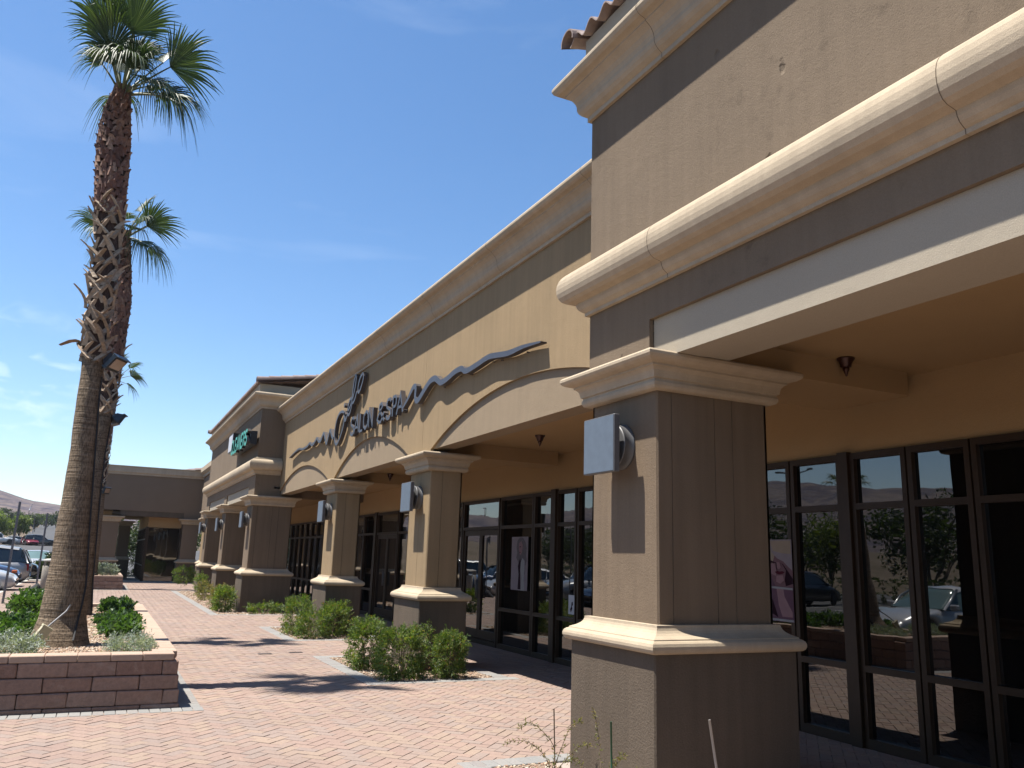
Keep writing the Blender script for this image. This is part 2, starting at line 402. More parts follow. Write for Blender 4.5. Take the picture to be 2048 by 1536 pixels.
    def sweep(s, path, prof, closed=False, mi=0, caps=True):
        """profile (out, z) along an xy path; out is to the right of travel; mitred corners"""
        P = [Vector((p[0], p[1])) for p in path]; n = len(P); offs = []
        for i in range(n):
            if closed or 0 < i < n-1:
                d0 = (P[i]-P[i-1]).normalized(); d1 = (P[(i+1) % n]-P[i]).normalized()
            elif i == 0: d0 = d1 = (P[1]-P[0]).normalized()
            else: d0 = d1 = (P[-1]-P[-2]).normalized()
            n0 = Vector((d0.y, -d0.x)); n1 = Vector((d1.y, -d1.x)); mm = (n0+n1)
            mm = mm/(max(.2, (1+n0.dot(n1)))); offs.append(mm)
        vs = []; k_ = len(prof)
        for i in range(n):
            for (o, z) in prof: vs.append((P[i].x+offs[i].x*o, P[i].y+offs[i].y*o, z))
        fs = []
        for i in range(n if closed else n-1):
            j = (i+1) % n
            for q in range(k_-1): fs.append((i*k_+q, i*k_+q+1, j*k_+q+1, j*k_+q))
        if caps and not closed: fs.append(tuple(range(k_))); fs.append(tuple(range((n-1)*k_, n*k_))[::-1])
        return s.add(vs, fs, mi)
    def build(s, name, mat, parent=None, local=False):
        me = bpy.data.meshes.new(name); me.from_pydata(s.v, [], s.f)
        mats = mat if isinstance(mat, (list, tuple)) else [mat]
        for m_ in mats: me.materials.append(M[m_] if isinstance(m_, str) else m_)
        me.polygons.foreach_set('material_index', s.mi); me.polygons.foreach_set('use_smooth', s.sm)
        me.validate(); me.update()
        o = bpy.data.objects.new(name, me); C.objects.link(o)
        if parent is not None:
            o.parent = parent
            if not local: o.matrix_parent_inverse = parent_mw(parent).inverted()
        return o
def npmesh(name, v, f, mat, parent=None, smooth=False, local=False):
    """fast mesh from numpy arrays, faces all the same size"""
    v = np.asarray(v, dtype=np.float32).reshape(-1, 3); f = np.asarray(f, dtype=np.int32); k_ = f.shape[1]
    me = bpy.data.meshes.new(name); me.vertices.add(len(v)); me.vertices.foreach_set('co', v.ravel())
    me.loops.add(f.size); me.loops.foreach_set('vertex_index', f.ravel()); me.polygons.add(len(f))
    me.polygons.foreach_set('loop_start', np.arange(0, f.size, k_)); me.polygons.foreach_set('loop_total', np.full(len(f), k_))
    me.polygons.foreach_set('use_smooth', np.full(len(f), smooth)); me.update(calc_edges=True); me.validate()
    me.materials.append(M[mat]); o = bpy.data.objects.new(name, me); C.objects.link(o)
    if parent is not None:
        o.parent = parent
        if not local: o.matrix_parent_inverse = parent_mw(parent).inverted()
    return o
def tag(o, label=None, cat=None, group=None, kind=None):
    if label: o['label'] = label
    if cat: o['category'] = cat
    if group: o['group'] = group
    if kind: o['kind'] = kind
    return o
def empty(name, loc, label, cat, group=None, rz=0):
    o = bpy.data.objects.new(name, None); C.objects.link(o); o.location = loc; o.rotation_euler = (0, 0, rz)
    o.empty_display_size = .2
    return tag(o, label, cat, group)
def children(o): return [c for c in bpy.data.objects if c.parent == o]
def copy_tree(o, parent=None):
    c = o.copy(); C.objects.link(c)
    if parent is not None: c.parent = parent
    for ch in children(o): copy_tree(ch, c)
    return c
def arc(cx, cz, r, a0, a1, n=8):
    return [(cx+r*math.cos(math.radians(a0+(a1-a0)*i/n)), cz+r*math.sin(math.radians(a0+(a1-a0)*i/n))) for i in range(n+1)]

# ================================================================ SETTING
rng = np.random.default_rng(11)
# ---- terrain sheet reaching the horizon, with the ridge of bare hills
def ridge_el(th):
    """elevation angle (tan) of the ridge for azimuth th (deg from +Y towards -X)"""
    xs = [-40, -20, 0, 2.5, 4.2, 5.8, 9, 16, 26, 36, 46, 52, 60, 75, 100, 130, 180, 250, 320]
    hs = [.02, .03, .043, .0455, .0485, .0585, .066, .058, .05, .085, .100, .094, .098, .070, .06, .04, .03, .02, .02]
    return float(np.interp(th, xs, hs))
def terrain():
    rs = [0, 20, 45, 62, 80, 110, 150, 200, 260, 340, 440, 560, 660, 720, 760, 800, 840, 880, 920, 960, 1000, 1050, 1150, 1300, 1500]
    ths = list(np.arange(-40, 70, .5))+list(np.arange(70, 320, 2.5))
    v = []
    for r in rs:
        for t in ths:
            a = math.radians(t); x, y = -r*math.sin(a), r*math.cos(a)
            z = -.17
            if r > 62: z += (min(r, 150)-62)*.021
            if r > 150: z += (min(r, 700)-150)*.033
            if t > 70:
                z = z*max(0, 1-(t-70)/30)-.17*min(1, (t-70)/30)
            if r > 660:
                u = min(1, (r-660)/400.); u = u*u*(3-2*u)
                top = ridge_el(t)*1050+1.6
                nn = mnoise.fractal(Vector((x*.006, y*.006, 3.1)), 1.0, 2.1, 7)
                n2 = abs(mnoise.noise(Vector((x*.012, y*.012, 9))))
                base = z
                z = base+(top-base)*u+(nn*16-n2*10)*u*(1-.75*u)
                if r > 1050: z -= (r-1050)*.09
            v.append((x, y, max(z, -.17)))
    n = len(ths); f = []; mi = []
    for i in range(len(rs)-1):
        for j in range(n):
            k_ = (j+1) % n
            f.append((i*n+j, i*n+k_, (i+1)*n+k_, (i+1)*n+j)); mi.append(1 if rs[i] >= 440 else 0)
    me = bpy.data.meshes.new('ground'); me.from_pydata(v, [], f)
    me.materials.append(M['desert']); me.materials.append(M['hill_rock'])
    me.polygons.foreach_set('material_index', mi); me.polygons.foreach_set('use_smooth', [True]*len(f))
    me.validate(); me.update()
    o = bpy.data.objects.new('ground', me); C.objects.link(o); tag(o, kind='structure')
terrain()
# ---- parking lot asphalt (follows the slope further out), with stall lines
mb = MB()
xs_ = [-75, -40, -20, -3.05, 2, 20]
def gz(y): return -.15+(max(0, min(y, 150)-62)*.021)+(max(0, y-150)*.033 if y > 150 else 0)
ys_ = [-40, 0, 47.9, 62, 80, 110, 150]
for i in range(len(ys_)-1):
    for j in range(len(xs_)-1):
        if xs_[j] >= -3.05 and ys_[i] < 47: continue
        mb.quad((xs_[j], ys_[i], gz(ys_[i])), (xs_[j+1], ys_[i], gz(ys_[i])), (xs_[j+1], ys_[i+1], gz(ys_[i+1])), (xs_[j], ys_[i+1], gz(ys_[i+1])))
tag(mb.build('parking_lot', 'asphalt'), kind='structure')
mb = MB()
for y in np.arange(-4, 58, 2.75): mb.quad((-8.2, y, -.145), (-3.3, y, -.145), (-3.3, y+.1, -.145), (-8.2, y+.1, -.145))
for y in np.arange(-4, 58, 2.75): mb.quad((-22, y, -.145), (-17, y, -.145), (-17, y+.1, -.145), (-22, y+.1, -.145))
tag(mb.build('stall_lines', 'road_paint'), kind='structure')
# distant road climbing away
mb = MB(); yy = [150, 200, 260, 340, 440]
def tz(r): return -.17+(min(r, 150)-62)*.021+(max(0, r-150))*.033+.12
for a, b in zip(yy[:-1], yy[1:]):
    mb.quad((-.047*a-5, a, tz(a)), (-.047*a+8, a, tz(a)), (-.047*b+9, b, tz(b)), (-.047*b-6, b, tz(b)))
tag(mb.build('road', 'asphalt'), kind='structure')
# ---- kerb and pavement slab
mb = MB()
for y in np.arange(-8, 47.8, 3.0): mb.bbox(-3.06, y+.004, -.3, -2.90, min(y+3, 47.9)-.004, .004, .012)
mb.bbox(-3.06, 47.9, -.3, 20, 48.06, .004, .012)
tag(mb.build('kerb', 'curb_concrete'), kind='structure')
mb = MB(); mb.box(-2.9, -14, -.3, 7.2, 47.9, -.012)
tag(mb.build('pavement', 'joint_sand'), kind='structure')

PL1 = (-1.33, 9.60, .93, 18.6)     # planter footprints at the ground
PL2 = (-1.33, 36.9, .98, 41.9)
BEDS = [(3.48, 10.85, 5.15, 13.55), (3.56, 16.45, 5.15, 19.2), (2.95, 23.2, 5.2, 36.6), (2.98, -3.0, 3.52, 6.28)]
HOLES = [PL1, PL2]+BEDS
# ---- herringbone pavers laid at 45 degrees, each brick a chamfered island
def pavers():
    W = .102; G = .0013; ch = .0024
    Q = []
    ca = math.cos(PI/4); R0 = 52
    N = 340
    for cx in range(-N, N):
        for cy in range(-N, N):
            k_ = (cx-cy) % 4
            if k_ == 0: x0, y0, w, h = cx, cy, 2, 1
            elif k_ == 3: x0, y0, w, h = cx, cy, 1, 2
            else: continue
            mx_, my_ = (x0+w/2)*W, (y0+h/2)*W
            X = (mx_-my_)*ca+1; Y = (mx_+my_)*ca+22
            if X < -2.86 or X > 7.0 or Y < -3.0 or Y > 45.3: continue
            
            bad = False
            for (a, b, c_, d) in HOLES:
                if a-.14 < X < c_+.14 and b-.14 < Y < d+.14: bad = True; break
            if bad: continue
            Q.append((x0*W, y0*W, w*W, h*W))
    Q = np.array(Q); n = len(Q)
    x0, y0, w, h = Q.T; x0 = x0+G; y0 = y0+G; x1 = x0+w-2*G; y1 = y0+h-2*G
    dz = rng.normal(0, .0011, n); tx = rng.normal(0, .0028, n); ty = rng.normal(0, .0028, n)
    V = np.zeros((n, 8, 3))
    for k_, (ax, ay, s_) in enumerate([(0, 0, 0), (1, 0, 0), (1, 1, 0), (0, 1, 0)]):
        X = np.where(ax, x1, x0); Y = np.where(ay, y1, y0)
        V[:, k_, 0] = X; V[:, k_, 1] = Y; V[:, k_, 2] = -.010
        X2 = X+(ch if ax == 0 else -ch); Y2 = Y+(ch if ay == 0 else -ch)
        V[:, 4+k_, 0] = X2; V[:, 4+k_, 1] = Y2
        V[:, 4+k_, 2] = dz+tx*(X2-(x0+x1)/2)+ty*(Y2-(y0+y1)/2)
    X = (V[..., 0]-V[..., 1])*ca+1; Y = (V[..., 0]+V[..., 1])*ca+22
    V[..., 0] = X; V[..., 1] = Y
    F = np.array([(4, 5, 6, 7), (0, 1, 5, 4), (1, 2, 6, 5), (2, 3, 7, 6), (3, 0, 4, 7)])
    F = (F[None]+8*np.arange(n)[:, None, None]).reshape(-1, 4)
    tag(npmesh('brick_paving', V.reshape(-1, 3), F, 'paver'), kind='structure')
pavers()
mb = MB()
for (a, b, c_, d) in HOLES:
    t = .215
    for x in np.arange(a-t, c_+t-.02, .104):
        for (q0, q1) in ((b-t, b-.004), (d+.004, d+t)):
            if q0 < -.5: continue
            mb.bbox(x+.003, q0, -.03, x+.101, q1, .004, .004, jit=.002)
    for y in np.arange(b, d-.02, .104):
        if y < -.5: continue
        for (q0, q1) in ((a-t, a-.004), (c_+.004, c_+t)):
            if (a, b, c_, d) == BEDS[3] and q0 > c_: continue
            mb.bbox(q0, y+.003, -.03, q1, y+.101, .004, .004, jit=.002)
tag(mb.build('paver_border', 'paver_grey'), kind='structure')
# concrete strip in front of the far wing
mb = MB(); mb.box(-2.9, 45.35, -.02, 7, 47.9, .03); tag(mb.build('concrete_walk', 'concrete'), kind='structure')

# ---- pebbles
def ico():
    t = (1+5**.5)/2
    v = np.array([(-1, t, 0), (1, t, 0), (-1, -t, 0), (1, -t, 0), (0, -1, t), (0, 1, t), (0, -1, -t), (0, 1, -t), (t, 0, -1), (t, 0, 1), (-t, 0, -1), (-t, 0, 1)], float)
    v /= np.linalg.norm(v[0])
    f = np.array([(0, 11, 5), (0, 5, 1), (0, 1, 7), (0, 7, 10), (0, 10, 11), (1, 5, 9), (5, 11, 4), (11, 10, 2), (10, 7, 6), (7, 1, 8), (3, 9, 4), (3, 4, 2), (3, 2, 6), (3, 6, 8), (3, 8, 9), (4, 9, 5), (2, 4, 11), (6, 2, 10), (8, 6, 7), (9, 8, 1)])
    return v, f
def gravel(name, x0, y0, x1, y1, z, n, size, excl=()):
    iv, f = ico()
    px = rng.uniform(x0, x1, n); py = rng.uniform(y0, y1, n)
    keep = np.ones(n, bool)
    for (a, b, c_, d) in excl: keep &= ~((px > a) & (px < c_) & (py > b) & (py < d))
    px, py = px[keep], py[keep]; n = len(px)
    sc_ = rng.uniform(.55, 1.25, (n, 1, 1))*size*rng.uniform(.65, 1.15, (n, 1, 3)); sc_[..., 2] *= .7
    V = iv[None]*sc_*(1+rng.normal(0, .10, (n, 12, 1)))
    a = rng.uniform(0, 2*PI, n); ca, sa = np.cos(a)[:, None], np.sin(a)[:, None]
    X = V[..., 0]*ca-V[..., 1]*sa+px[:, None]; Y = V[..., 0]*sa+V[..., 1]*ca+py[:, None]
    Z = V[..., 2]+z+rng.uniform(-.2, .5, (n, 1))*size
    F = (f[None]+12*np.arange(n)[:, None, None]).reshape(-1, 3)
    o = npmesh(name, np.stack([X, Y, Z], -1).reshape(-1, 3), F, 'pebble'); return tag(o, kind='stuff')
def bed(x0, y0, x1, y1, z, n, size, label, excl=()):
    g = gravel('gravel', x0, y0, x1, y1, z, n, size, excl); tag(g, label, 'gravel')
    mb = MB(); mb.box(x0, y0, z-.12, x1, y1, z-.004); mb.build('soil', 'gravel_base', g)
bed(-1.12, 9.86, .68, 14.0, .47, 9000, .0175, 'brown pebbles filling the near planter around the palm')
bed(-1.12, 14.0, .68, 18.38, .47, 3600, .022, 'pebbles in the far half of the long planter by the second palm')
bed(-1.1, 37.1, .76, 41.7, .47, 700, .03, 'pebbles in the small planter near the far wing')
bed(3.48, 10.85, 5.15, 13.55, .0, 2600, .015, 'pebbles in the bed around the tan pillar behind the big shrubs', [(4.28, 11.67, 5.02, 12.85)])
bed(3.56, 16.45, 5.15, 19.2, .0, 1400, .018, 'pebbles in the bed around the second tan pillar', [(4.28, 17.3, 5.02, 18.5)])
bed(2.95, 23.2, 5.2, 36.6, .0, 3000, .024, 'pebbles in the long bed below the cleaners pillars')
bed(2.98, 2.2, 3.52, 6.28, .0, 2600, .013, 'pale pebbles at the foot of the nearest pillar')

# ================================================================ BUILDINGS
CORN = [(0, 0), (.032, 0), (.032, .045), (.045, .052), (.075, .075), (.098, .105), (.108, .135), (.108, .165), (.118, .205), (.140, .245), (.172, .275), (.195, .29), (.195, .305), (.215, .315), (.25, .325), (.275, .345), (.29, .375), (.29, .40), (.275, .425), (.245, .44), (0, .45)]
ROLL = [(0, 0), (.035, 0), (.035, .03), (.05, .038), (.075, .058), (.09, .085), (.096, .115), (.120, .122), (.160, .130), (.192, .150), (.215, .185), (.226, .225), (.229, .265), (.226, .305), (.215, .345), (.195, .380), (.168, .405), (.14, .420), (.12, .425), (.12, .435), (.10, .44), (.10, .455), (.05, .465), (.04, .49), (0, .50)]
BMOLD = [(.02, .985), (.125, .985), (.150, .990), (.166, 1.003), (.174, 1.022), (.174, 1.042), (.166, 1.062), (.150, 1.075), (.136, 1.079), (.134, 1.088), (.118, 1.096), (.090, 1.108), (.066, 1.124), (.050, 1.142), (.042, 1.160), (.040, 1.178), (.0, 1.180)]
CAP = [(0, 2.925), (.035, 2.925), (.060, 2.935), (.074, 2.955), (.076, 2.978), (.066, 2.997), (.066, 3.008), (.082, 3.013), (.086, 3.04), (.094, 3.066), (.112, 3.086), (.128, 3.093), (.128, 3.108), (.148, 3.113), (.180, 3.122), (.205, 3.137), (.219, 3.157), (.219, 3.178), (.205, 3.194), (.18, 3.200), (0, 3.200)]
def off(p, dz): return [(o, z+dz) for o, z in p]
def ccw(x0, y0, x1, y1): return [(x0, y0), (x1, y0), (x1, y1), (x0, y1)]

def pillar(parent, x0, y0, x1, y1, shaft, base='base_stucco', groove=True, mirror=False):
    """shaft rectangle; a part of its building with base, mouldings and capital below it"""
    mb = MB()
    if groove:
        # control joints: thin recessed lines on the visible faces
        g = .006; d = .008
        ym = (y0+y1)/2-.05 if False else y0+(y1-y0)*.42
        xm1 = x0+(x1-x0)*.30
        mb.cbox(x0+d, y0+d, 1.0, x1-d, y1-d, 3.187, .005, 1)
        ys = [y0, y1]; 
        secx = [x0, xm1-g, None, xm1+g, x1]
        if x1-x0 > .8: cuts = [x0+.14, x0+.56, x0+.74]
        else: cuts = [x0+.2]
        def slabs(a0, a1, cs):
            e = [a0]+[q for c_ in cs for q in (c_-g/2, c_+g/2)]+[a1]
            return [(e[i], e[i+1]) for i in range(0, len(e), 2)]
        ycuts = [] if x1-x0 > .8 else [y0+.42]
        for (a, b) in slabs(y0, y1, ycuts):
            mb.box(x0, a+(.014 if a == y0 else 0), 1.0, x0+.02, b, 3.187, 0)
            mb.box(x1-.02, a, 1.0, x1, b, 3.187, 0)
        for (a, b) in slabs(x0, x1, cuts):
            mb.box(a+(.014 if a == x0 else 0), y0, 1.0, b, y0+.02, 3.187, 0)
            mb.box(a, y1-.02, 1.0, b, y1, 3.187, 0)
        # softened front corner
        mb.prism([(x0, y0+.014), (x0+.014, y0), (x0+.018, y0+.018)], 1.0, 3.187, 'z', 0)
    else:
        mb.cbox(x0, y0, 1.0, x1, y1, 3.187, .014, 0)
    p = mb.build('pillar', [shaft, 'joint_dark'], parent)
    mb = MB(); mb.cbox(x0-.12, y0-.12, -.05, x1+.12, y1+.12, .992, .012); mb.build('base', base, p)
    mb = MB(); mb.sweep(ccw(x0, y0, x1, y1), BMOLD, True); mb.build('base_moulding', 'trim_cast', p)
    mb = MB(); mb.sweep(ccw(x0, y0, x1, y1), CAP, True); mb.build('capital', 'trim_cast', p)
    return p

def wall_run(mb, X, th, y0, y1, z0, z1, joints=(), arches=(), mi=0, mj=1):
    """front wall at x=X facing -X, from y0 to y1, with vertical control joints and arched recess openings
    arches: (ya, yb, spring z, rise)"""
    def zb(y):
        for (ya, yb, sp, rise) in arches:
            if ya < y < yb:
                c_ = (ya+yb)/2; h = (yb-ya)/2; R_ = (h*h+rise*rise)/(2*rise)
                return sp+math.sqrt(max(0, R_*R_-(y-c_)**2))-(R_-rise)
        return z0
    cuts = sorted([y0, y1]+list(joints))
    for a, b in zip(cuts[:-1], cuts[1:]):
        a_ = a+(.004 if a != y0 else 0); b_ = b-(.004 if b != y1 else 0)
        ys = sorted(set([a_, b_]+[q for (ya, yb, _, _) in arches for q in list(np.linspace(ya+1e-4, yb-1e-4, 33)) if a_ < q < b_]+[q for (ya, yb, _, _) in arches for q in (ya-1e-4, yb+1e-4) if a_ < q < b_]))
        for p, q in zip(ys[:-1], ys[1:]):
            zp, zq = zb(p), zb(q)
            mb.add([(X, p, zp), (X, q, zq), (X, q, z1), (X, p, z1), (X+th, p, zp), (X+th, q, zq), (X+th, q, z1), (X+th, p, z1)],
                   [(0, 3, 2, 1), (0, 1, 5, 4), (4, 5, 6, 7), (3, 7, 6, 2)], mi)
        mb.quad((X, a_, zb(a_)), (X, a_, z1), (X+th, a_, z1), (X+th, a_, zb(a_)), mi)
        mb.quad((X, b_, zb(b_)), (X, b_, z1), (X+th, b_, z1), (X+th, b_, zb(b_)), mi)
    for j in joints: mb.box(X+.008, j-.02, zb(j)+.01, X+.034, j+.02, z1, mj)

def tile_roof(parent, x0, z0, y0, y1, slope, length, name='tile_roof', rake=True):
    """mission tiles running up-slope (+X) from the eave; columns are islands"""
    P = .245; V = []; F = []; rows = int(length/.36)
    ns = 9; ny = int(round((y1-y0)/P)); P = (y1-y0)/ny
    for c_ in range(ny):
        for r in range(rows):
            xa = x0+r*.36; xb = xa+.40; b = len(V)
            for (x, lift) in ((xa, .035), (xb, .012)):
                for layer in (0, -.016):
                    for i in range(ns+1):
                        u = i/ns; yy_ = y0+c_*P+u*P
                        z = z0+(x-x0)*slope+lift+layer+.048*(1-math.cos(2*PI*u))
                        V.append((x, yy_, z))
            k_ = ns+1
            for i in range(ns):
                F.append((b+i, b+i+1, b+2*k_+i+1, b+2*k_+i)); F.append((b+k_+i, b+k_+i+1, b+i+1, b+i))
                F.append((b+k_+i, b+3*k_+i, b+3*k_+i+1, b+k_+i+1))
    t = npmesh(name, V, F, 'roof_tile', parent, smooth=False)
    if rake:
        for ye in (y0+.02, y1-.02):
            mb = MB()
            for r in range(int(length/.34)):
                xa = x0-.05+r*.34
                n = 10; vs = []; fs = []
                for (x, rad) in ((xa, .115), (xa+.40, .088)):
                    for rr in (rad, rad-.016):
                        for i in range(n+1):
                            a = PI*i/n*1.16-.08*PI; vs.append((x, ye+rr*math.cos(a), z0+.09+(x-x0)*slope+rr*math.sin(a)))
                k_ = n+1
                for i in range(n):
                    fs += [(i, i+1, 2*k_+i+1, 2*k_+i), (k_+i, i+k_+1, i+1, i), (k_+i, 3*k_+i, 3*k_+i+1, k_+i+1)]
                mb.add(vs, fs)
            mb.build('rake_tile', 'roof_tile', t)
    return t

def storefront(parent, X, units, head=2.80, skew=0):
    """units: list of (kind, y0, y1); window = fixed lights with rails, door = pair of leaves"""
    for (kind, a, b) in units:
        fr = MB(); gl = []
        D0, D1 = X-.055, X+.05
        fw = .05
        fr.box(D0, a, 0.0, D1, a+fw, head); fr.box(D0, b-fw, 0.0, D1, b, head)
        fr.box(D0, a+fw, head-.06, D1, b-fw, head); fr.box(D0, a+fw, 0.0, D1, b-fw, .09)
        fr.box(D0, a+fw, 2.20, D1, b-fw, 2.26)
        if kind == 'window':
            fr.box(D0, a+fw, .68, D1, b-fw, .74)
            w_ = fr.build('window', 'window_frame', parent)
            for (z0, z1) in ((.09, .68), (.74, 2.20), (2.26, head-.06)):
                mb = MB(); q = skew*(b-a)/2
                mb.prism([(X+q, a+fw), (X+.012+q, a+fw), (X+.012-q, b-fw), (X-q, b-fw)], z0, z1, 'z'); mb.build('pane', 'tinted_glass', w_)
        else:
            d_ = fr.build('door_frame', 'window_frame', parent)
            mb = MB(); mb.box(X, a+fw, 2.26, X+.012, b-fw, head-.06); mb.build('pane', 'tinted_glass', d_)
            mid = (a+b)/2
            for (p, q, hs_) in ((a+fw+.005, mid-.003, 1), (mid+.003, b-fw-.005, -1)):
                mb = MB(); st = .07
                mb.box(X-.03, p, .10, X+.02, p+st, 2.19); mb.box(X-.03, q-st, .10, X+.02, q, 2.19)
                mb.box(X-.03, p+st, .10, X+.02, q-st, .26); mb.box(X-.03, p+st, 2.09, X+.02, q-st, 2.19)
                leaf = mb.build('door', 'window_frame', parent)
                mb = MB(); mb.box(X-.005, p+st, .26, X+.007, q-st, 2.09); mb.build('pane', 'tinted_glass', leaf)
                hy = q-st/2 if hs_ == 1 else p+st/2
                mb = MB(); mb.tube([(X-.03, hy, .86), (X-.085, hy, .86), (X-.085, hy, 1.22), (X-.03, hy, 1.22)], .016, 8); mb.build('handle', 'lamp_metal_dark', leaf)

SX = 6.90; SOF = 3.42
# ---------------- near tower (taupe)
T1 = empty('shop_building', (3.7, 5.5, 0), 'near taupe stucco shop tower with cream roll moulding and dark pillar at right', 'building', 'attached shop buildings')
mb = MB()
mb.box(3.7, -14, 3.52, 4.0, 6.04, 5.72); mb.box(3.7, -14, 3.19, 4.0, -4.2, 3.52); mb.box(3.7, 5.14, 3.19, 4.0, 6.04, 3.52); mb.box(3.7, -4.2, 3.19, 4.0, -1.0, 3.52)
mb.box(4.0, 5.74, 3.43, 9.0, 6.04, 5.72)
mb.build('front_wall', 'tower_stucco', T1)
mb = MB(); mb.box(3.735, -1.0, 3.185, 4.0, 5.125, 3.518); mb.box(4.0, -1.0, 3.19, 4.24, 5.6, 3.43); mb.build('header_panel', 'cream_panel_stucco', T1)
mb = MB(); mb.box(3.74, 5.126, 3.19, 3.9, 5.139, 3.519); mb.build('joint', 'joint_dark', T1)  # dark strip painted in for the shaded return at the panel end
mb = MB(); mb.sweep([(9.0, 6.04), (3.7, 6.04), (3.7, -14)], off(ROLL, 3.778)); mb.build('roll_moulding', 'trim_cast', T1)
mb = MB(); mb.sweep([(9.0, 6.04), (3.7, 6.04), (3.7, -14)], off(CORN, 5.71)); mb.build('cornice', 'trim_cast', T1)
mb = MB(); mb.sweep([(9.0, 5.96), (3.62, 5.96), (3.62, -14)], [(0, 6.14), (.03, 6.14), (.03, 6.50), (0, 6.50)]); mb.build('fascia', 'cream_panel_stucco', T1)
tile_roof(T1, 3.50, 6.47, -4.2, 6.14, .30, 4.2)
mb = MB(); mb.box(3.74, -14, SOF, 9, 6.02, SOF+.06); mb.box(4.74, 6.02, SOF, 9, 6.9, SOF+.06); mb.build('soffit', 'soffit_stucco', T1)
mb = MB(); mb.box(6.63, -14, 2.757, 6.9, 7.9, SOF); mb.build('upper_wall', 'soffit_stucco', T1)
mb = MB(); mb.box(4.24, 5.0, 3.2, 6.5, 5.9, SOF); mb.build('beam', 'soffit_stucco', T1)
mb = MB(); mb.box(7.1, -14, -.1, 12, 8, 5.7); mb.build('rear_wall', 'wing_stucco', T1)
pillar(T1, 3.70, 5.05, 4.80, 5.97, 'tower_shaft_stucco')
pillar(T1, 3.70, -1.75, 4.80, -.85, 'tower_shaft_stucco')
def seam(parent, prof, X, y, dz):
    mb = MB(); mb.sweep([(X, y+.002), (X, y-.002)], [(o+.0018, z+dz) for o, z in prof]); mb.build('joint', 'seam_dark', parent)
for y in (4.85, 2.38, 0.2): seam(T1, ROLL, 3.7, y, 3.778)
for y in (4.9, 2.4): seam(T1, CORN, 3.7, y, 5.71)
# vertical division of the glazing seen at right
SX1 = 6.65; QS = SX1/6.9
storefront(T1, SX1, [(k_, a*QS, b*QS) for k_, a, b in (('window', 6.15, 6.85), ('window', 5.36, 6.02), ('window', 4.70, 5.34), ('window', 3.95, 4.68), ('window', 2.9, 3.85), ('window', 1.9, 2.88), ('window', .9, 1.88), ('window', -.1, .88), ('window', -1.1, -.12), ('window', 6.87, 7.7))], 2.757, .0157)
mb = MB(); mb.box(SX1, -14, -.05, 7.05, -1.1, 2.76); mb.build('side_wall', 'soffit_stucco', T1)
mb = MB(); mb.box(SX1-.05, 7.43, 0, 7.0, 7.89, 2.755); mb.build('side_wall', 'soffit_stucco', T1)
mb = MB()
for (a, b) in ((6.022, 6.148), (3.852, 3.948)): mb = MB(); mb.box(SX1-.09, a*QS, 0, SX1+.06, b*QS, 2.77); mb.build('post', 'window_frame', T1)

# ---------------- salon section (tan, arched panels)
MW = empty('shop_building', (4.4, 15, 0), 'tan stucco salon front with shallow arched panels and a cream cornice', 'building', 'attached shop buildings')
mb = MB()
AR = [(6.02, 11.86, 3.26, .57), (12.90, 17.86, 3.26, .59), (18.35, 24.35, 3.26, .57)]
wall_run(mb, 4.4, .045, 6.04, 24.1, 3.2, 5.36, (12.26, 18.1), AR)
mb.build('front_wall', ['tan_stucco', 'joint_dark'], MW)
mb = MB()
for (a, b, _, _) in AR: mb.box(4.437, a+.02, 3.262, 4.62, min(b-.02, 24.08), 3.95)
mb.build('arch_panel', 'panel_stucco', MW)
mb = MB(); mb.box(4.62, 6.04, 3.264, 4.72, 24.1, 3.5); mb.build('header', 'panel_stucco', MW)
mb = MB(); mb.box(4.52, 6.05, 3.96, 4.75, 24.1, 5.36); mb.build('wall_core', 'tan_stucco', MW)
mb = MB(); mb.sweep([(4.4, 24.1), (4.4, 6.04)], off(CORN, 5.335)); mb.build('cornice', 'trim_cast', MW)
mb = MB(); mb.box(4.72, 6.9, SOF, 9, 24.1, SOF+.06); mb.build('soffit', 'soffit_stucco', MW)
mb = MB(); mb.box(SX-.02, 7.9, 2.80, SX+.15, 24.1, SOF); mb.build('upper_wall', 'soffit_stucco', MW)
mb = MB()
for (a, b) in ((11.95, 12.6), (17.6, 18.25)): mb = MB(); mb.box(4.72, a, 3.2, 6.72, b, SOF); mb.build('beam', 'soffit_stucco', MW)
mb = MB(); mb.box(7.1, 8, -.1, 12, 24.1, 5.3); mb.box(4.75, 8, 3.5, 7.1, 24.1, 5.3); mb.build('rear_wall', 'wing_stucco', MW)
for y in (6.95, 9.4, 11.85, 14.3, 16.75, 19.2, 21.65): seam(MW, CORN, 4.4, y, 5.335)
pillar(MW, 4.40, 11.80, 4.92, 12.72, 'tan_stucco')
pillar(MW, 4.40, 17.46, 4.92, 18.38, 'tan_stucco')
storefront(MW, SX, [('window', 8.0, 8.9), ('window', 8.92, 9.8), ('window', 9.9, 10.75), ('window', 10.77, 11.5), ('window', 11.54, 12.18), ('window', 12.34, 13.02), ('window', 13.04, 14.40), ('door', 14.44, 16.24), ('window', 16.28, 17.1), ('window', 17.12, 18.0), ('window', 18.12, 19.3), ('window', 19.32, 20.55), ('door', 20.6, 22.4), ('window', 22.6, 23.7), ('window', 23.72, 24.9)])
mb = MB()
for (a, b) in ((7.902, 7.998), (9.802, 9.898), (12.182, 12.338), (18.002, 18.118), (22.402, 22.598)): mb = MB(); mb.box(SX-.09, a, 0, SX+.06, b, 2.82); mb.build('post', 'window_frame', MW)

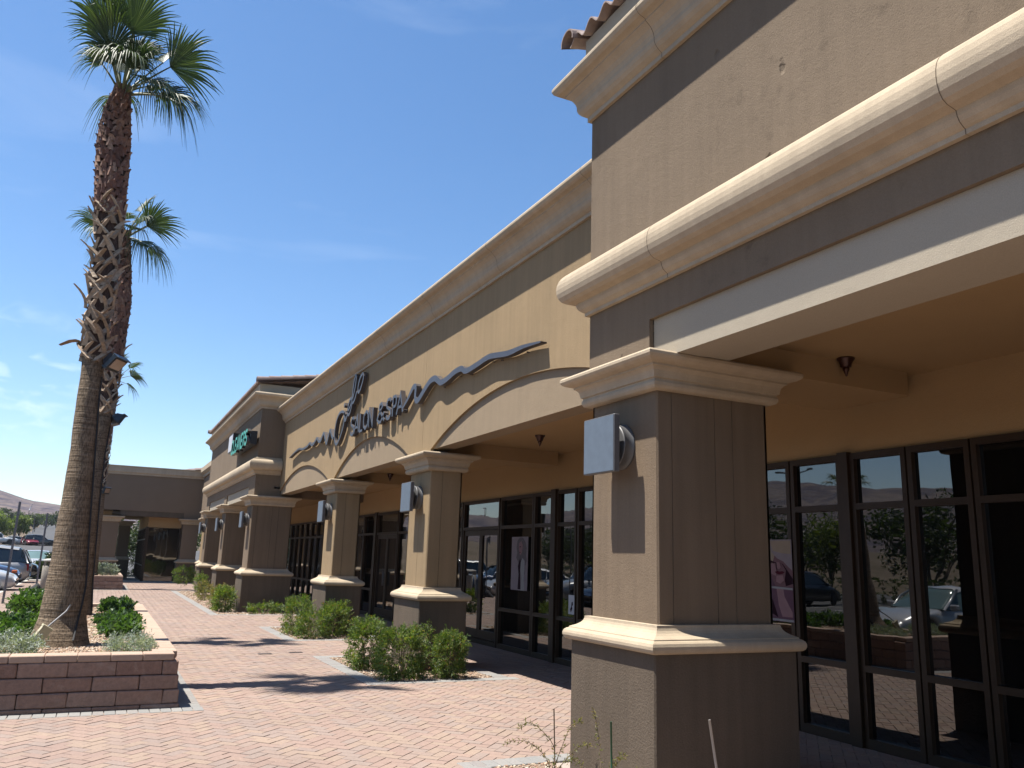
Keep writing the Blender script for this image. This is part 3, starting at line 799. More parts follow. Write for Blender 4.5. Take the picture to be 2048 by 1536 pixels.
# ---------------- cleaners tower (taupe)
T2 = empty('shop_building', (3.7, 30, 0), 'taupe stucco cleaners tower with tiled roof and three dark pillars', 'building', 'attached shop buildings')
Y0, Y1 = 24.1, 36.15
mb = MB(); wall_run(mb, 3.7, .3, Y0, Y1, 3.52, 5.72, (30.3,))
mb.box(3.7, 24.1, 3.19, 4.0, 25.2, 3.52); mb.box(3.7, 29.95, 3.19, 4.0, 30.6, 3.52); mb.box(3.7, 35.1, 3.19, 4.0, Y1, 3.52)
mb.box(4.0, Y0, 3.19, 9, Y0+.3, 5.72)
mb.build('front_wall', ['tower_stucco', 'joint_dark'], T2)
mb = MB(); mb.box(3.735, 25.21, 3.185, 4.24, 29.94, 3.518); mb.box(3.735, 30.61, 3.185, 4.24, 35.09, 3.518); mb.build('header_panel', 'cream_panel_stucco', T2)
mb = MB(); mb.sweep([(3.7, Y1), (3.7, Y0), (4.38, Y0)], off(ROLL, 3.80)); mb.build('roll_moulding', 'trim_cast', T2)
mb = MB(); mb.sweep([(9, Y1), (3.7, Y1), (3.7, Y0), (9, Y0)], off(CORN, 5.71)); mb.build('cornice', 'trim_cast', T2)
mb = MB(); mb.sweep([(3.62, Y1-.1), (3.62, Y0+.1), (9, Y0+.1)], [(0, 6.14), (.03, 6.14), (.03, 6.45), (0, 6.45)]); mb.build('fascia', 'cream_panel_stucco', T2)
tile_roof(T2, 3.50, 6.42, Y0-.1, Y1+.1, .16, 5.0)
mb = MB(); mb.box(4.24, Y0, SOF, 9, Y1, SOF+.06); mb.build('soffit', 'soffit_stucco', T2)
mb = MB(); mb.box(SX-.02, Y0, 2.80, SX+.15, Y1, SOF); mb.build('upper_wall', 'soffit_stucco', T2)
mb = MB(); mb.box(7.1, Y0+.3, -.1, 12, Y1, 5.7); mb.build('rear_wall', 'wing_stucco', T2)
for y in (24.15, 29.8, 35.2): pillar(T2, 3.70, y, 4.80, y+.92, 'tower_shaft_stucco')
u = [('door', 26.0, 27.8)]
for a in list(np.arange(24.92, 25.9, .53))+list(np.arange(27.85, 36, .9)): u.append(('window', a, a+(.51 if a < 26 else .88)))
storefront(T2, SX, u)

# ---------------- far end: short return wall and the wing across the walk
W3 = empty('shop_building', (4.4, 41, 0), 'short taupe shop wall in shade between the cleaners tower and the far wing', 'building', 'attached shop buildings')
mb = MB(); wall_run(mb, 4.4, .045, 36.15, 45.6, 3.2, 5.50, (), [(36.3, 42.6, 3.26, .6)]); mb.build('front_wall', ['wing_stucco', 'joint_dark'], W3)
mb = MB(); mb.box(4.437, 36.3, 3.275, 4.62, 42.6, 3.95); mb.build('arch_panel', 'cream_panel_stucco', W3)
mb = MB(); mb.sweep([(4.4, 45.6), (4.4, 36.15)], [(0, 5.38), (.06, 5.38), (.06, 5.5), (.2, 5.62), (.2, 5.85), (0, 5.86)]); mb.build('cornice', 'trim_cast', W3)
mb = MB(); mb.box(4.7, 36.15, SOF, 9, 45.6, SOF+.06); mb.build('soffit', 'soffit_stucco', W3)
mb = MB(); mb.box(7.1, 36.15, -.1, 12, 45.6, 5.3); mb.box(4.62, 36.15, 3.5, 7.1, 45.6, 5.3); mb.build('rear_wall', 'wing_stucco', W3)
pillar(W3, 4.4, 42.9, 4.92, 43.8, 'tan_stucco')
storefront(W3, SX, [('window', a, a+.98) for a in np.arange(37, 45, 1.0)])

WG = empty('wing_building', (2, 45.6, 0), 'low brown stucco wing closing the far end, with a shaded passage through it', 'building')
WY = 45.6
mb = MB()
mb.box(-1.7, WY, 3.5, 4.4, WY+.4, 5.28); mb.box(3.62, WY, 0, 4.4, WY+.4, 3.5)
mb.box(-1.7, WY+.4, 3.5, -1.4, 58, 5.28); mb.box(.3, WY+.4, 3.3, .7, 58, 3.6)
mb.build('front_wall', 'wing_stucco', WG)
mb = MB(); mb.box(.64, WY+.03, 3.24, 3.62, WY+.35, 3.5); mb.build('header', 'base_stucco', WG)
mb = MB(); mb.sweep([(-1.7, 58), (-1.7, WY), (4.4, WY)], [(0, 5.28), (.05, 5.28), (.05, 5.36), (.10, 5.40), (.10, 5.66), (.13, 5.68), (.13, 5.72), (0, 5.73)]); mb.build('cornice', 'trim_cast', WG)
mb = MB(); mb.box(-1.7, WY+.4, 3.45, 4.4, 58, 3.5); mb.build('soffit', 'soffit_stucco', WG)
pillar(WG, -.95, WY+.02, .66, WY+.9, 'wing_stucco', groove=False)
pillar(WG, 3.62, WY-.02, 4.38, WY+.9, 'wing_stucco', groove=False)
pillar(WG, .80, 53.0, 1.40, 53.6, 'wing_stucco', groove=False)
mb = MB(); mb.box(2.02, WY+.7, 2.74, 3.62, 58, 3.45); mb.build('upper_wall', 'soffit_stucco', WG)
mb = MB()
for y in np.arange(WY+.7, 57, 1.25): mb.box(1.95, y, 0, 2.03, y+.06, 2.76)
for z in (0, .78, 2.1, 2.7): mb.box(1.955, WY+.76, z, 2.025, 57, z+.06)
for x in (2.03, 3.56): mb.box(x, WY+.7, 0, x+.06, WY+.78, 2.76)
w_ = mb.build('window', 'window_frame', WG)
mb = MB(); mb.box(1.985, WY+.76, .05, 1.995, 57, 2.7); mb.box(2.09, WY+.735, .05, 3.56, WY+.745, 2.72); mb.build('pane', 'tinted_glass', w_)
tile_roof(WG, 2.6, 5.62, 47.2, 52, .18, 3.2, rake=False)

# ================================================================ SIGNS
F0, F1 = 4.29, 4.375; SGS = 4.29/4.12   # letter faces and backs; outlines measured at x = 4.12
def resample(pts, n):
    """smooth a polyline (Catmull-Rom)"""
    P = [np.array(p, float) for p in pts]; out = []
    for i in range(len(P)-1):
        p0 = P[max(i-1, 0)]; p1 = P[i]; p2 = P[i+1]; p3 = P[min(i+2, len(P)-1)]
        for k_ in range(n):
            t = k_/n; out.append(.5*((2*p1)+(-p0+p2)*t+(2*p0-5*p1+4*p2-p3)*t*t+(-p0+3*p1-3*p2+p3)*t**3))
    out.append(P[-1]); return out
def stroke(mb, pts, w, x0, x1, closed=False):
    """pts (y, z); ribbon of width w (number or list) extruded from x0 (front) to x1"""
    n = len(pts); P = [np.array(p, float) for p in pts]
    if x0 == F0: P = [np.array((p[0]*SGS, 1.6+(p[1]-1.6)*SGS)) for p in P]
    if not hasattr(w, '__len__'): w = [w]*n
    L = []; R_ = []
    for i in range(n):
        if closed: a, b = P[i-1], P[(i+1) % n]
        else: a, b = P[max(i-1, 0)], P[min(i+1, n-1)]
        d0 = P[i]-P[i-1] if (i > 0 or closed) else b-a; d1 = (P[(i+1) % n]-P[i]) if (i < n-1 or closed) else b-a
        d0 = d0/(np.linalg.norm(d0)+1e-9); d1 = d1/(np.linalg.norm(d1)+1e-9)
        nn = np.array([-(d0+d1)[1], (d0+d1)[0]]); nn = nn/(np.linalg.norm(nn)+1e-9)
        c_ = max(.45, float(nn @ np.array([-d0[1], d0[0]])))
        L.append(P[i]+nn*w[i]/2/c_); R_.append(P[i]-nn*w[i]/2/c_)
    vs = []
    for i in range(n): vs += [(x0, *L[i]), (x0, *R_[i]), (x1, *L[i]), (x1, *R_[i])]
    b = len(mb.v)
    F = []; S_ = []
    for i in range(n if closed else n-1):
        j = (i+1) % n; a4, c4 = 4*i, 4*j
        F.append((a4, a4+1, c4+1, c4)); S_ += [(a4, c4, c4+2, a4+2), (a4+1, a4+3, c4+3, c4+1), (a4+2, c4+2, c4+3, a4+3)]
    if not closed: S_ += [(0, 2, 3, 1), (4*n-4, 4*n-3, 4*n-1, 4*n-2)]
    mb.add(vs, F, 0)
    mb.f.extend([tuple(q+b for q in f) for f in S_]); mb.mi.extend([1]*len(S_)); mb.sm.extend([False]*len(S_))
GL = {'S': [[(.92, .84), (.7, 1), (.25, 1), (.04, .82), (.12, .62), (.86, .40), (.96, .2), (.72, 0), (.28, 0), (.03, .18)]],
      'A': [[(0, 0), (.5, 1), (1, 0)], [(.2, .33), (.8, .33)]], 'L': [[(.08, 1), (.08, 0), (.95, 0)]],
      'O': [[(.5, 1), (.1, .82), (0, .5), (.1, .18), (.5, 0), (.9, .18), (1, .5), (.9, .82), (.5, 1)]],
      'N': [[(.04, 0), (.04, 1), (.96, 0), (.96, 1)]], '&': [[(1, 0), (.22, .75), (.30, .95), (.52, 1), (.68, .82), (.2, .42), (.05, .2), (.25, 0), (.55, 0), (.95, .45)]],
      'P': [[(.06, 0), (.06, 1), (.7, 1), (.95, .86), (.95, .62), (.7, .48), (.06, .48)]],
      'C': [[(.95, .8), (.72, 1), (.28, 1), (.03, .72), (.03, .28), (.28, 0), (.72, 0), (.95, .2)]],
      'E': [[(.95, 1), (.06, 1), (.06, 0), (.95, 0)], [(.06, .5), (.8, .5)]], 'R': [[(.06, 0), (.06, 1), (.7, 1), (.95, .86), (.95, .64), (.7, .5), (.06, .5)], [(.5, .5), (.97, 0)]],
      'J': [[(.85, 1), (.85, .2), (.6, 0), (.3, 0), (.1, .2)]]}
def letter(parent, ch, y_left, y_right, z0, z1, w, x0, x1, mats, shear=0):
    mb = MB()
    for s_ in GL[ch]:
        stroke(mb, [(y_left+(y_right-y_left)*u-shear*v*(z1-z0), z0+(z1-z0)*v) for u, v in s_], w, x0, x1)
    return mb.build('letter', mats, parent)
SG = empty('shop_sign', (4.2, 15, 3.9), 'dark metal Cielo SALON & SPA lettering with wavy swashes on the tan salon front', 'sign')
SM = ['sign_metal', 'sign_side']
for ch, a, b in (('S', 15.69, 15.44), ('A', 15.42, 15.10), ('L', 15.04, 14.84), ('O', 14.80, 14.49), ('N', 14.45, 14.19), ('&', 13.93, 13.50), ('S', 13.40, 13.14), ('P', 13.06, 12.86), ('A', 12.83, 12.51)):
    letter(SG, ch, a, b, 3.915, 4.25, .05, F0, F1, SM)
sc_l = {'C': [(16.18, 4.40), (16.32, 4.48), (16.50, 4.515), (16.70, 4.495), (16.88, 4.37), (16.96, 4.15), (16.92, 3.96), (16.76, 3.865), (16.58, 3.91), (16.42, 4.03), (16.30, 4.15), (16.24, 4.28), (16.30, 4.42)],
        'i': [(16.30, 4.42), (16.24, 4.44), (16.20, 4.34), (16.14, 4.28), (16.02, 4.38)],
        'e': [(16.02, 4.44), (15.88, 4.50), (15.78, 4.60), (15.82, 4.69), (15.93, 4.64), (16.01, 4.52), (15.99, 4.40), (15.90, 4.36), (15.78, 4.45), (15.72, 4.58)],
        'l': [(15.72, 4.60), (15.60, 4.80), (15.53, 5.00), (15.57, 5.11), (15.66, 5.05), (15.72, 4.85), (15.72, 4.66), (15.66, 4.57), (15.54, 4.62), (15.42, 4.76)]}
for ch, pts in sc_l.items():
    mb = MB(); q = resample(pts, 4); stroke(mb, q, .055, F0, F1)
    if ch == 'i': stroke(mb, [(16.33, 4.60), (16.27, 4.64)], .075, F0, F1)
    mb.build('letter', SM, SG)
mb = MB(); stroke(mb, resample([(15.06, 5.06), (15.24, 5.0), (15.35, 4.84), (15.30, 4.715), (15.16, 4.77), (15.02, 4.95), (15.06, 5.06)], 4), .055, F0, F1); mb.build('letter', SM, SG)
ZO = 0
rc = [(12.50, 3.98), (12.28, 4.10), (12.05, 4.24), (11.93, 4.22), (11.93, 4.05), (11.80, 3.99), (11.55, 4.10), (11.30, 4.20), (11.10, 4.21), (10.98, 4.16), (10.84, 4.10), (10.60, 4.11), (10.32, 4.155), (10.08, 4.155), (9.92, 4.09), (9.6, 4.10), (9.2, 4.13), (8.9, 4.095), (8.6, 4.055), (8.2, 4.045), (7.78, 4.005)]
q = resample(rc, 4); n_ = len(q)
ww = [np.interp(i/n_, [0, .08, .3, .6, .9, 1], [.03, .085, .10, .085, .07, .012]) for i in range(n_)]
mb = MB(); stroke(mb, q, ww, F0, F1); mb.build('swash', SM, SG)
lc = [(21.65, 4.06), (21.1, 4.13), (20.5, 4.17), (20.1, 4.12), (19.6, 4.13), (19.3, 4.18), (19.1, 4.11), (18.85, 4.13), (18.6, 4.21), (18.4, 4.12), (18.2, 4.11), (17.97, 4.25), (17.8, 4.12), (17.62, 3.98), (17.5, 4.12), (17.38, 4.24), (17.2, 4.10), (17.05, 4.02)]
q = resample(lc, 4); n_ = len(q)
mb = MB(); stroke(mb, q, [np.interp(i/n_, [0, .1, .5, 1], [.012, .05, .07, .075]) for i in range(n_)], F0, F1); mb.build('swash', SM, SG)
mb = MB()
for (y, z) in ((8.25, 4.0), (8.95, 4.05), (9.2, 4.08), (9.9, 4.05), (10.3, 4.1), (10.9, 4.05), (11.6, 4.05), (12.0, 4.1), (13.9, 3.95), (14.8, 3.95), (12.7, 3.95), (15.6, 3.95), (16.9, 4.1), (17.7, 4.05), (18.6, 4.15), (19.6, 4.1), (20.6, 4.14), (15.2, 4.85), (15.7, 4.7)): mb.tube([(F1-.01, y*SGS, 1.6+(z-1.6)*SGS), (4.405, y*SGS, 1.6+(z-1.6)*SGS)], .008, 6)
mb.build('mounting_rods', 'sign_side', SG)

CS = empty('shop_sign', (3.5, 26, 4.6), 'green CLEANERS letters on a black box sign with a white panel at its left', 'sign')
mb = MB(); mb.box(3.46, 24.15, 4.66, 3.64, 27.42, 5.04); mb.build('raceway', 'sign_black', CS)
mb = MB(); mb.box(3.40, 27.46, 4.78, 3.70, 28.40, 5.38); cb = mb.build('cabinet', 'sign_black', CS)
mb = MB(); mb.box(3.385, 27.50, 4.82, 3.40, 28.36, 5.34); mb.build('face_panel', 'sign_white', cb)
yl = 27.38
for ch in 'CLEANERS':
    letter(CS, ch, yl, yl-.33, 4.66, 5.06, .085, 3.36, 3.46, ['green_letter', 'sign_black'], shear=.12); yl -= .405
mb = MB()
for y in (24.6, 26.6): mb.tube([(3.6, y, 4.70), (3.71, y, 4.70)], .02, 6)
mb.build('mounting_rods', 'sign_black', CS)

# ================================================================ LAMPS
def wall_lamp_proto():
    t = empty('wall_lamp', (0, 0, 0), 'x', 'wall lamp', 'square plate lamps on the pillars')
    # local: wall plane x=0, lamp projects to -x
    mb = MB(); mb.lathe([(.185, 0), (.185, -.012), (.178, -.018), (.178, -.085), (.184, -.09), (.184, -.10), (.17, -.104), (.0001, -.104)], 40, 'x')
    mb.build('drum', 'lamp_metal', t, True)
    mb = MB(); mb.lathe([(.12, -.10), (.12, -.175), (.0001, -.175)], 24, 'x'); mb.build('lamp_core', 'lamp_metal_dark', t, True)
    mb = MB()
    mb.bbox(-.228, -.226, -.226, -.175, .226, .226, .004); mb.build('plate_frame', 'lamp_metal', t, True)
    mb = MB(); mb.box(-.2305, -.217, -.217, -.228, .217, .217); mb.build('face_plate', 'plate_metal', t, True)
    return t
wl = wall_lamp_proto()
spots = [(3.70, 5.52, 2.53, 'square grey plate lamp with drum on the nearest pillar'), (4.40, 12.26, 2.53, 'square plate lamp on the tan pillar behind the big shrubs'), (4.40, 17.92, 2.53, 'square plate lamp on the second tan pillar, left of the big shrubs'),
         (3.70, 24.61, 2.53, 'square plate lamp on the nearest of the dark cleaners pillars'), (3.70, 30.26, 2.53, 'square plate lamp on the middle cleaners pillar'), (3.70, 35.66, 2.53, 'square plate lamp on the farthest cleaners pillar')]
for i, (x, y, z, lb) in enumerate(spots):
    o = wl if i == 0 else copy_tree(wl)
    o.location = (x, y, z); o['label'] = lb
def ceil_lamp():
    t = empty('ceiling_lamp', (0, 0, 0), 'x', 'ceiling lamp', 'small bronze lamps under the arcade ceiling')
    mb = MB(); mb.lathe([(.075, 0), (.075, -.012), (.06, -.03), (.05, -.055), (.045, -.08), (.03, -.085), (.0001, -.085)], 20); mb.build('canopy', 'bronze', t, True)
    mb = MB(); mb.lathe([(.028, -.08), (.03, -.105), (.018, -.125), (.008, -.16), (.0001, -.165)], 16); mb.build('finial', 'bronze', t, True)
    return t
cl = ceil_lamp()
for i, (x, y, lb) in enumerate([(5.62, 4.92, 'bronze ceiling lamp behind the header of the near tower'), (5.58, 10.48, 'bronze ceiling lamp behind the largest arched panel'), (5.57, 17.5, 'bronze ceiling lamp behind the middle arched panel')]):
    o = cl if i == 0 else copy_tree(cl)
    o.location = (x, y, SOF-.001); o['label'] = lb

# ================================================================ POSTERS
def flat(poly, x, th=.0012):
    mb = MB(); mb.prism(poly, x, x+th, 'x'); return mb
simple('poster_cream', (.36, .29, .22), .9, spec=.05); simple('poster_skin', (.20, .115, .13), .9, spec=.05); simple('poster_skin_light', (.32, .20, .215), .9, spec=.05)
simple('poster_dark', (.03, .014, .022), .9, spec=.05); simple('poster_lip', (.10, .022, .035), .9, spec=.05); simple('poster_mauve', (.15, .085, .115), .9, spec=.05); simple('poster_ash', (.30, .26, .28), .9, spec=.05); simple('poster_hair', (.06, .035, .045), .5, var=.5, scale=30)
po = empty('poster', (6.58, 6.8, 1.06), 'tall tinted poster of a face under a hat brim, right of the nearest pillar', 'poster')
def layer(parent, name, X, y0, y1, z0, z1, poly, mat, i):
    """poly in unit coords, u to the right of the viewer (towards -Y)"""
    return flat([(y1-(y1-y0)*u, z0+(z1-z0)*v) for u, v in poly], X-.0013*i).build(name, mat, parent)
A = (6.585, 6.86*QS, 7.24*QS, 1.06, 1.918)
layer(po, 'sheet', *A, [(0, 0), (1, 0), (1, 1), (0, 1)], 'poster_skin', 0)
layer(po, 'background', *A, [(0, .74), (.0, 1), (.35, 1), (.3, .8), (.2, .70)], 'poster_cream', 1)
layer(po, 'shadow', *A, [(.0, .76), (.3, .72), (.62, .70), (.8, .62), (1, .52), (1, .46), (.72, .43), (.68, .50), (.74, .62), (.6, .70), (.42, .71), (.38, .60), (.34, .71), (0, .71)], 'poster_dark', 2)
layer(po, 'hat', *A, [(.12, 1), (1, 1), (1, .62), (.86, .66), (.66, .73), (.42, .765), (.2, .84), (.12, .92)], 'poster_ash', 3)
layer(po, 'hat_crown', *A, [(.14, .985), (.97, .985), (.97, .82), (.6, .83), (.25, .86)], 'poster_cream', 4)
layer(po, 'nose', *A, [(.38, .72), (.50, .72), (.55, .66), (.48, .635), (.40, .645)], 'poster_skin_light', 4)
layer(po, 'cheek', *A, [(.02, .70), (.3, .70), (.36, .62), (.34, .55), (.1, .58)], 'poster_skin_light', 3)
layer(po, 'lips', *A, [(.30, .600), (.42, .612), (.50, .605), (.60, .612), (.70, .600), (.62, .578), (.48, .568), (.36, .580)], 'poster_lip', 4)
layer(po, 'chin', *A, [(.36, .555), (.62, .56), (.66, .50), (.5, .455), (.34, .48)], 'poster_skin_light', 3)
layer(po, 'arm', *A, [(0, .60), (.14, .52), (.3, .43), (0, .43)], 'poster_mauve', 3)
layer(po, 'lower_sheet', *A, [(0, .41), (1, .395), (1, 0), (0, 0)], 'poster_mauve', 4)
layer(po, 'shoulder', *A, [(.35, .40), (.62, .40), (.66, .30), (.95, .12), (.95, .06), (.55, .06), (.42, .2)], 'poster_skin_light', 5)
layer(po, 'hair', *A, [(0, .28), (.18, .26), (.32, .12), (.38, .05), (.1, .10), (0, .16)], 'poster_dark', 6)
layer(po, 'bright_band', *A, [(0, .425), (1, .410), (1, .385), (0, .400)], 'paper_white', 7)
layer(po, 'lower_band', *A, [(0, .035), (1, .03), (1, .005), (0, .01)], 'paper_white', 7)
po2 = empty('poster', (6.84, 13.5, 1.1), 'tall pale poster of a long haired figure, on the salon window by the door', 'poster')
B = (6.842, 13.20, 13.86, 1.09, 2.04)
layer(po2, 'sheet', *B, [(0, 0), (1, 0), (1, 1), (0, 1)], 'poster_ash', 0)
layer(po2, 'hair', *B, [(.30, .80), (.36, .93), (.52, .99), (.70, .98), (.84, .90), (.92, .78), (.90, .64), (.94, .55), (.86, .45), (.84, .30), (.72, .28), (.64, .20), (.52, .42), (.40, .55), (.30, .60), (.36, .70)], 'poster_hair', 1)
layer(po2, 'face', *B, [(.46, .88), (.60, .92), (.68, .84), (.66, .72), (.58, .655), (.50, .68), (.45, .78)], 'poster_skin_light', 2)
layer(po2, 'eye', *B, [(.50, .815), (.58, .82), (.58, .805), (.50, .80)], 'poster_dark', 3)
layer(po2, 'lips', *B, [(.50, .715), (.56, .715), (.56, .70), (.50, .70)], 'poster_lip', 3)
layer(po2, 'torso', *B, [(.44, .02), (.48, .30), (.42, .45), (.55, .60), (.60, .52), (.56, .34), (.62, .02)], 'poster_dark', 3)
layer(po2, 'arm', *B, [(.60, .52), (.70, .60), (.82, .55), (.84, .40), (.80, .20), (.86, 0), (.62, 0), (.66, .22), (.58, .38)], 'paper_white', 4)
po3 = empty('poster', (6.84, 11.62, .82), 'small pale notice low on the salon window, left of the near pillar', 'poster')
layer(po3, 'sheet', 6.842, 11.56, 11.74, .80, 1.10, [(0, 0), (1, 0), (1, 1), (0, 1)], 'sign_white', 0)
layer(po3, 'print', 6.842, 11.56, 11.74, .80, 1.10, [(.55, .62), (.72, .66), (.8, .5), (.62, .42), (.7, .3), (.45, .1), (.3, .25), (.5, .4)], 'poster_dark', 1)
mb = MB(); stroke(mb, [(15.34, 2.635), (15.24, 2.635), (15.24, 2.52), (15.27, 2.485), (15.32, 2.49)], .018, 6.885, 6.888)
tag(mb.build('unit_letter', ['sign_white', 'sign_white']), 'small white letter J stuck on the glass above the salon door', 'letter')

# ================================================================ PLANTERS
def planter(fp, label, hz=.54):
    x0, y0, x1, y1 = fp
    t = empty('planter', ((x0+x1)/2, (y0+y1)/2, 0), label, 'planter', 'raised block planters')
    mb = MB(); rr = random.Random(5)
    zs = [-.03, .043, .184, .327, .47]
    for ci in range(4):
        b_ = ci*.016; z0, z1 = zs[ci]+.002, zs[ci+1]-.002
        a0, b0, a1, b1 = x0+b_, y0+b_, x1-b_, y1-b_; D = .24
        offx = (ci*.19) % .44; offy = (ci*.27) % .44
        def course(s0, s1, o_, f):
            e = [s0]; q = s0+o_+.12
            while q < s1-.1: e.append(q); q += .44
            e.append(s1)
            for p, r_ in zip(e[:-1], e[1:]): f(p, r_)
        def rough(xa, ya, xb, yb):
            mb.bbox(xa+.002, ya+.002, z0, xb-.002, yb-.002, z1, rr.uniform(.006, .012), jit=.006, rnd=rr)
        course(a0, a1, offx, lambda p, q: (rough(p, b0+rr.uniform(-.004, .004), q, b0+D), rough(p, b1-D, q, b1)))
        course(b0+D, b1-D, offy, lambda p, q: (rough(a0, p, a0+D, q), rough(a1-D+rr.uniform(-.004, .004), p, a1, q)))
    mb.build('block_wall', 'block', t)
    mb = MB(); b_ = .062; a0, b0, a1, b1 = x0+b_-.01, y0+b_-.01, x1-b_+.01, y1-b_+.01; D = .25
    z0, z1 = .472, hz
    q = a0
    while q < a1-.05: e = min(q+.30+rr.uniform(-.01, .01), a1); mb.bbox(q+.002, b0, z0, e-.002, b0+D, z1, .007, jit=.003, rnd=rr); mb.bbox(q+.002, b1-D, z0, e-.002, b1, z1, .007, jit=.003, rnd=rr); q = e
    q = b0+D
    while q < b1-D-.03: e = min(q+.30+rr.uniform(-.01, .01), b1-D); mb.bbox(a0, q+.002, z0, a0+D, e-.002, z1, .007, jit=.003, rnd=rr); mb.bbox(a1-D, q+.002, z0, a1, e-.002, z1, .007, jit=.003, rnd=rr); q = e
    mb.build('coping', 'coping', t)
    return t
planter(PL1, 'long raised planter of brown split-face blocks around the two nearest palms')
planter(PL2, 'smaller raised block planter in the distance near the far wing')

# ================================================================ PLANTS
def leaflets(P, D, N_, L, W, jit=.4, curl=.15):
    """P positions, D directions (n,3), N_ approx normals; returns verts/faces of diamond leaves"""
    n = len(P); D = D/np.linalg.norm(D, axis=1, keepdims=True)
    side = np.cross(D, N_); side /= np.linalg.norm(side, axis=1, keepdims=True)+1e-9
    up = np.cross(side, D)
    L = np.asarray(L).reshape(-1, 1)*np.ones((n, 1)); W = np.asarray(W).reshape(-1, 1)*np.ones((n, 1))
    a = P; b = P+D*L*.45+side*W/2+up*L*.05; c_ = P+D*L-up*L*curl; d = P+D*L*.45-side*W/2+up*L*.05
    V = np.stack([a, b, c_, d], 1).reshape(-1, 3); F = np.arange(4*n).reshape(-1, 4)
    return V, F
def shrub_mesh(c, rad, n_twig, L, W, per=9, seed=1, low=.0, flat_=.0, boxy=.5, twig_len=.14):
    r = np.random.default_rng(seed); c = np.array(c, float); rad = np.array(rad, float)
    # twig bases distributed through the volume, denser at the shell
    u = r.normal(size=(n_twig*3, 3)); u /= np.linalg.norm(u, axis=1, keepdims=True)
    u = np.sign(u)*np.abs(u)**(1-boxy*.45); u /= np.max(np.abs(u), axis=1, keepdims=True)**boxy*np.linalg.norm(u, axis=1, keepdims=True)**(1-boxy)
    rr = r.uniform(.25, 1, len(u))**.45
    lump = np.array([1+.22*mnoise.noise(Vector(tuple(q*2.2+seed))) for q in u])
    P = u*(rr*lump)[:, None]
    keepn = np.array([mnoise.noise(Vector(tuple(q*3.1+seed*7))) for q in P]) > -.28
    P = P[keepn][:n_twig]; u = u[keepn][:n_twig]; n = len(P)
    base = c+P*rad
    base[:, 2] = np.maximum(base[:, 2], low)
    d = u*rad/rad.max()+r.normal(0, .45, (n, 3)); d[:, 2] += .35; d /= np.linalg.norm(d, axis=1, keepdims=True)
    PP = []; DD = []; NN = []
    side = np.cross(d, r.normal(size=(n, 3))); side /= np.linalg.norm(side, axis=1, keepdims=True)
    upv = np.cross(side, d)
    tl = twig_len*r.uniform(.6, 1.3, (n, 1))
    for i in range(per):
        t = (i+1)/per; s_ = 1 if i % 2 else -1
        pos = base+d*tl*t; pos[:, 2] -= (tl[:, 0]*t)**2*.6
        PP.append(pos); DD.append(d*.55+side*s_*.8+upv*.2+r.normal(0, .25, (n, 3))); NN.append(upv+r.normal(0, .3, (n, 3)))
    P_ = np.concatenate(PP); D_ = np.concatenate(DD); N_ = np.concatenate(NN)
    sz = r.uniform(.7, 1.25, len(P_))
    return leaflets(P_, D_, N_, L*sz, W*sz)
def shrub(c, rad, n_twig, L, W, label, mat='shrub_leaf', seed=1, group='bushes in the pillar beds', stems=7, name='shrub', cat='shrub', boxy=.5, per=9, tl=.14):
    t = empty(name, (c[0], c[1], c[2]-rad[2]), label, cat, group)
    z0 = c[2]-rad[2]
    V, F = shrub_mesh(c, rad, n_twig, L, W, per, seed, z0+.02, boxy=boxy, twig_len=tl)
    npmesh('foliage', V, F, mat, t)
    if stems:
        r = random.Random(seed); mb = MB()
        for i in range(stems):
            a = r.uniform(0, 2*PI); q = r.uniform(.2, .85)
            b0 = Vector((c[0]+math.cos(a)*rad[0]*.2, c[1]+math.sin(a)*rad[1]*.2, z0-.02)); e = Vector((c[0]+math.cos(a)*rad[0]*q, c[1]+math.sin(a)*rad[1]*q, c[2]+rad[2]*r.uniform(0, .7)))
            mid = (b0+e)/2+Vector((0, 0, .08)); mb.tube([b0, mid, e], [.008, .006, .003], 5)
        mb.build('stems', 'twig', t)
    return t
shrub((4.50, 10.98, .30), (.19, .17, .28), 620, .036, .015, 'round bush at the right of the nearest shrub group, beside the pillar foot', seed=3, tl=.10)
shrub((3.82, 11.06, .33), (.27, .22, .31), 950, .036, .015, 'largest dense bush in front of the nearest tan pillar', seed=4, boxy=.75, tl=.10)
shrub((3.66, 12.12, .34), (.22, .26, .32), 800, .036, .015, 'dense bush just behind and left of the largest bush', seed=5, boxy=.65, tl=.10)
shrub((4.22, 11.45, .42), (.16, .12, .2), 60, .036, .013, 'thin upright shoots between the two nearest bushes and the pillar', seed=15, stems=5, tl=.18)
shrub((4.4, 16.95, .33), (.24, .22, .30), 380, .045, .017, 'bush at the right foot of the second tan pillar', seed=6)
shrub((3.95, 16.72, .24), (.28, .22, .24), 360, .045, .017, 'low bush between two taller ones, by the second tan pillar', 'shrub_leaf', seed=7)
shrub((3.80, 17.6, .35), (.24, .28, .34), 520, .045, .017, 'bush at the left end of the row by the second tan pillar', seed=8)
shrub((3.22, 24.35, .30), (.24, .30, .30), 380, .055, .022, 'small upright bush left of the nearest cleaners pillar', seed=9)
shrub((3.35, 26.2, .32), (.28, .3, .26), 220, .055, .022, 'reddish bush behind the small upright bush by the cleaners pillars', 'sparse_leaf', seed=10)
shrub((4.15, 23.5, .12), (.42, .2, .13), 160, .05, .02, 'low spreading bush in front of the nearest cleaners pillar', seed=11)
shrub((3.3, 30.0, .28), (.2, .25, .28), 120, .06, .02, 'straggly dry bush between the cleaners pillars', 'sparse_leaf', seed=12)
shrub((3.45, 33.0, .40), (.18, .3, .38), 160, .06, .022, 'thin green bush in front of the far cleaners pillar', seed=13)
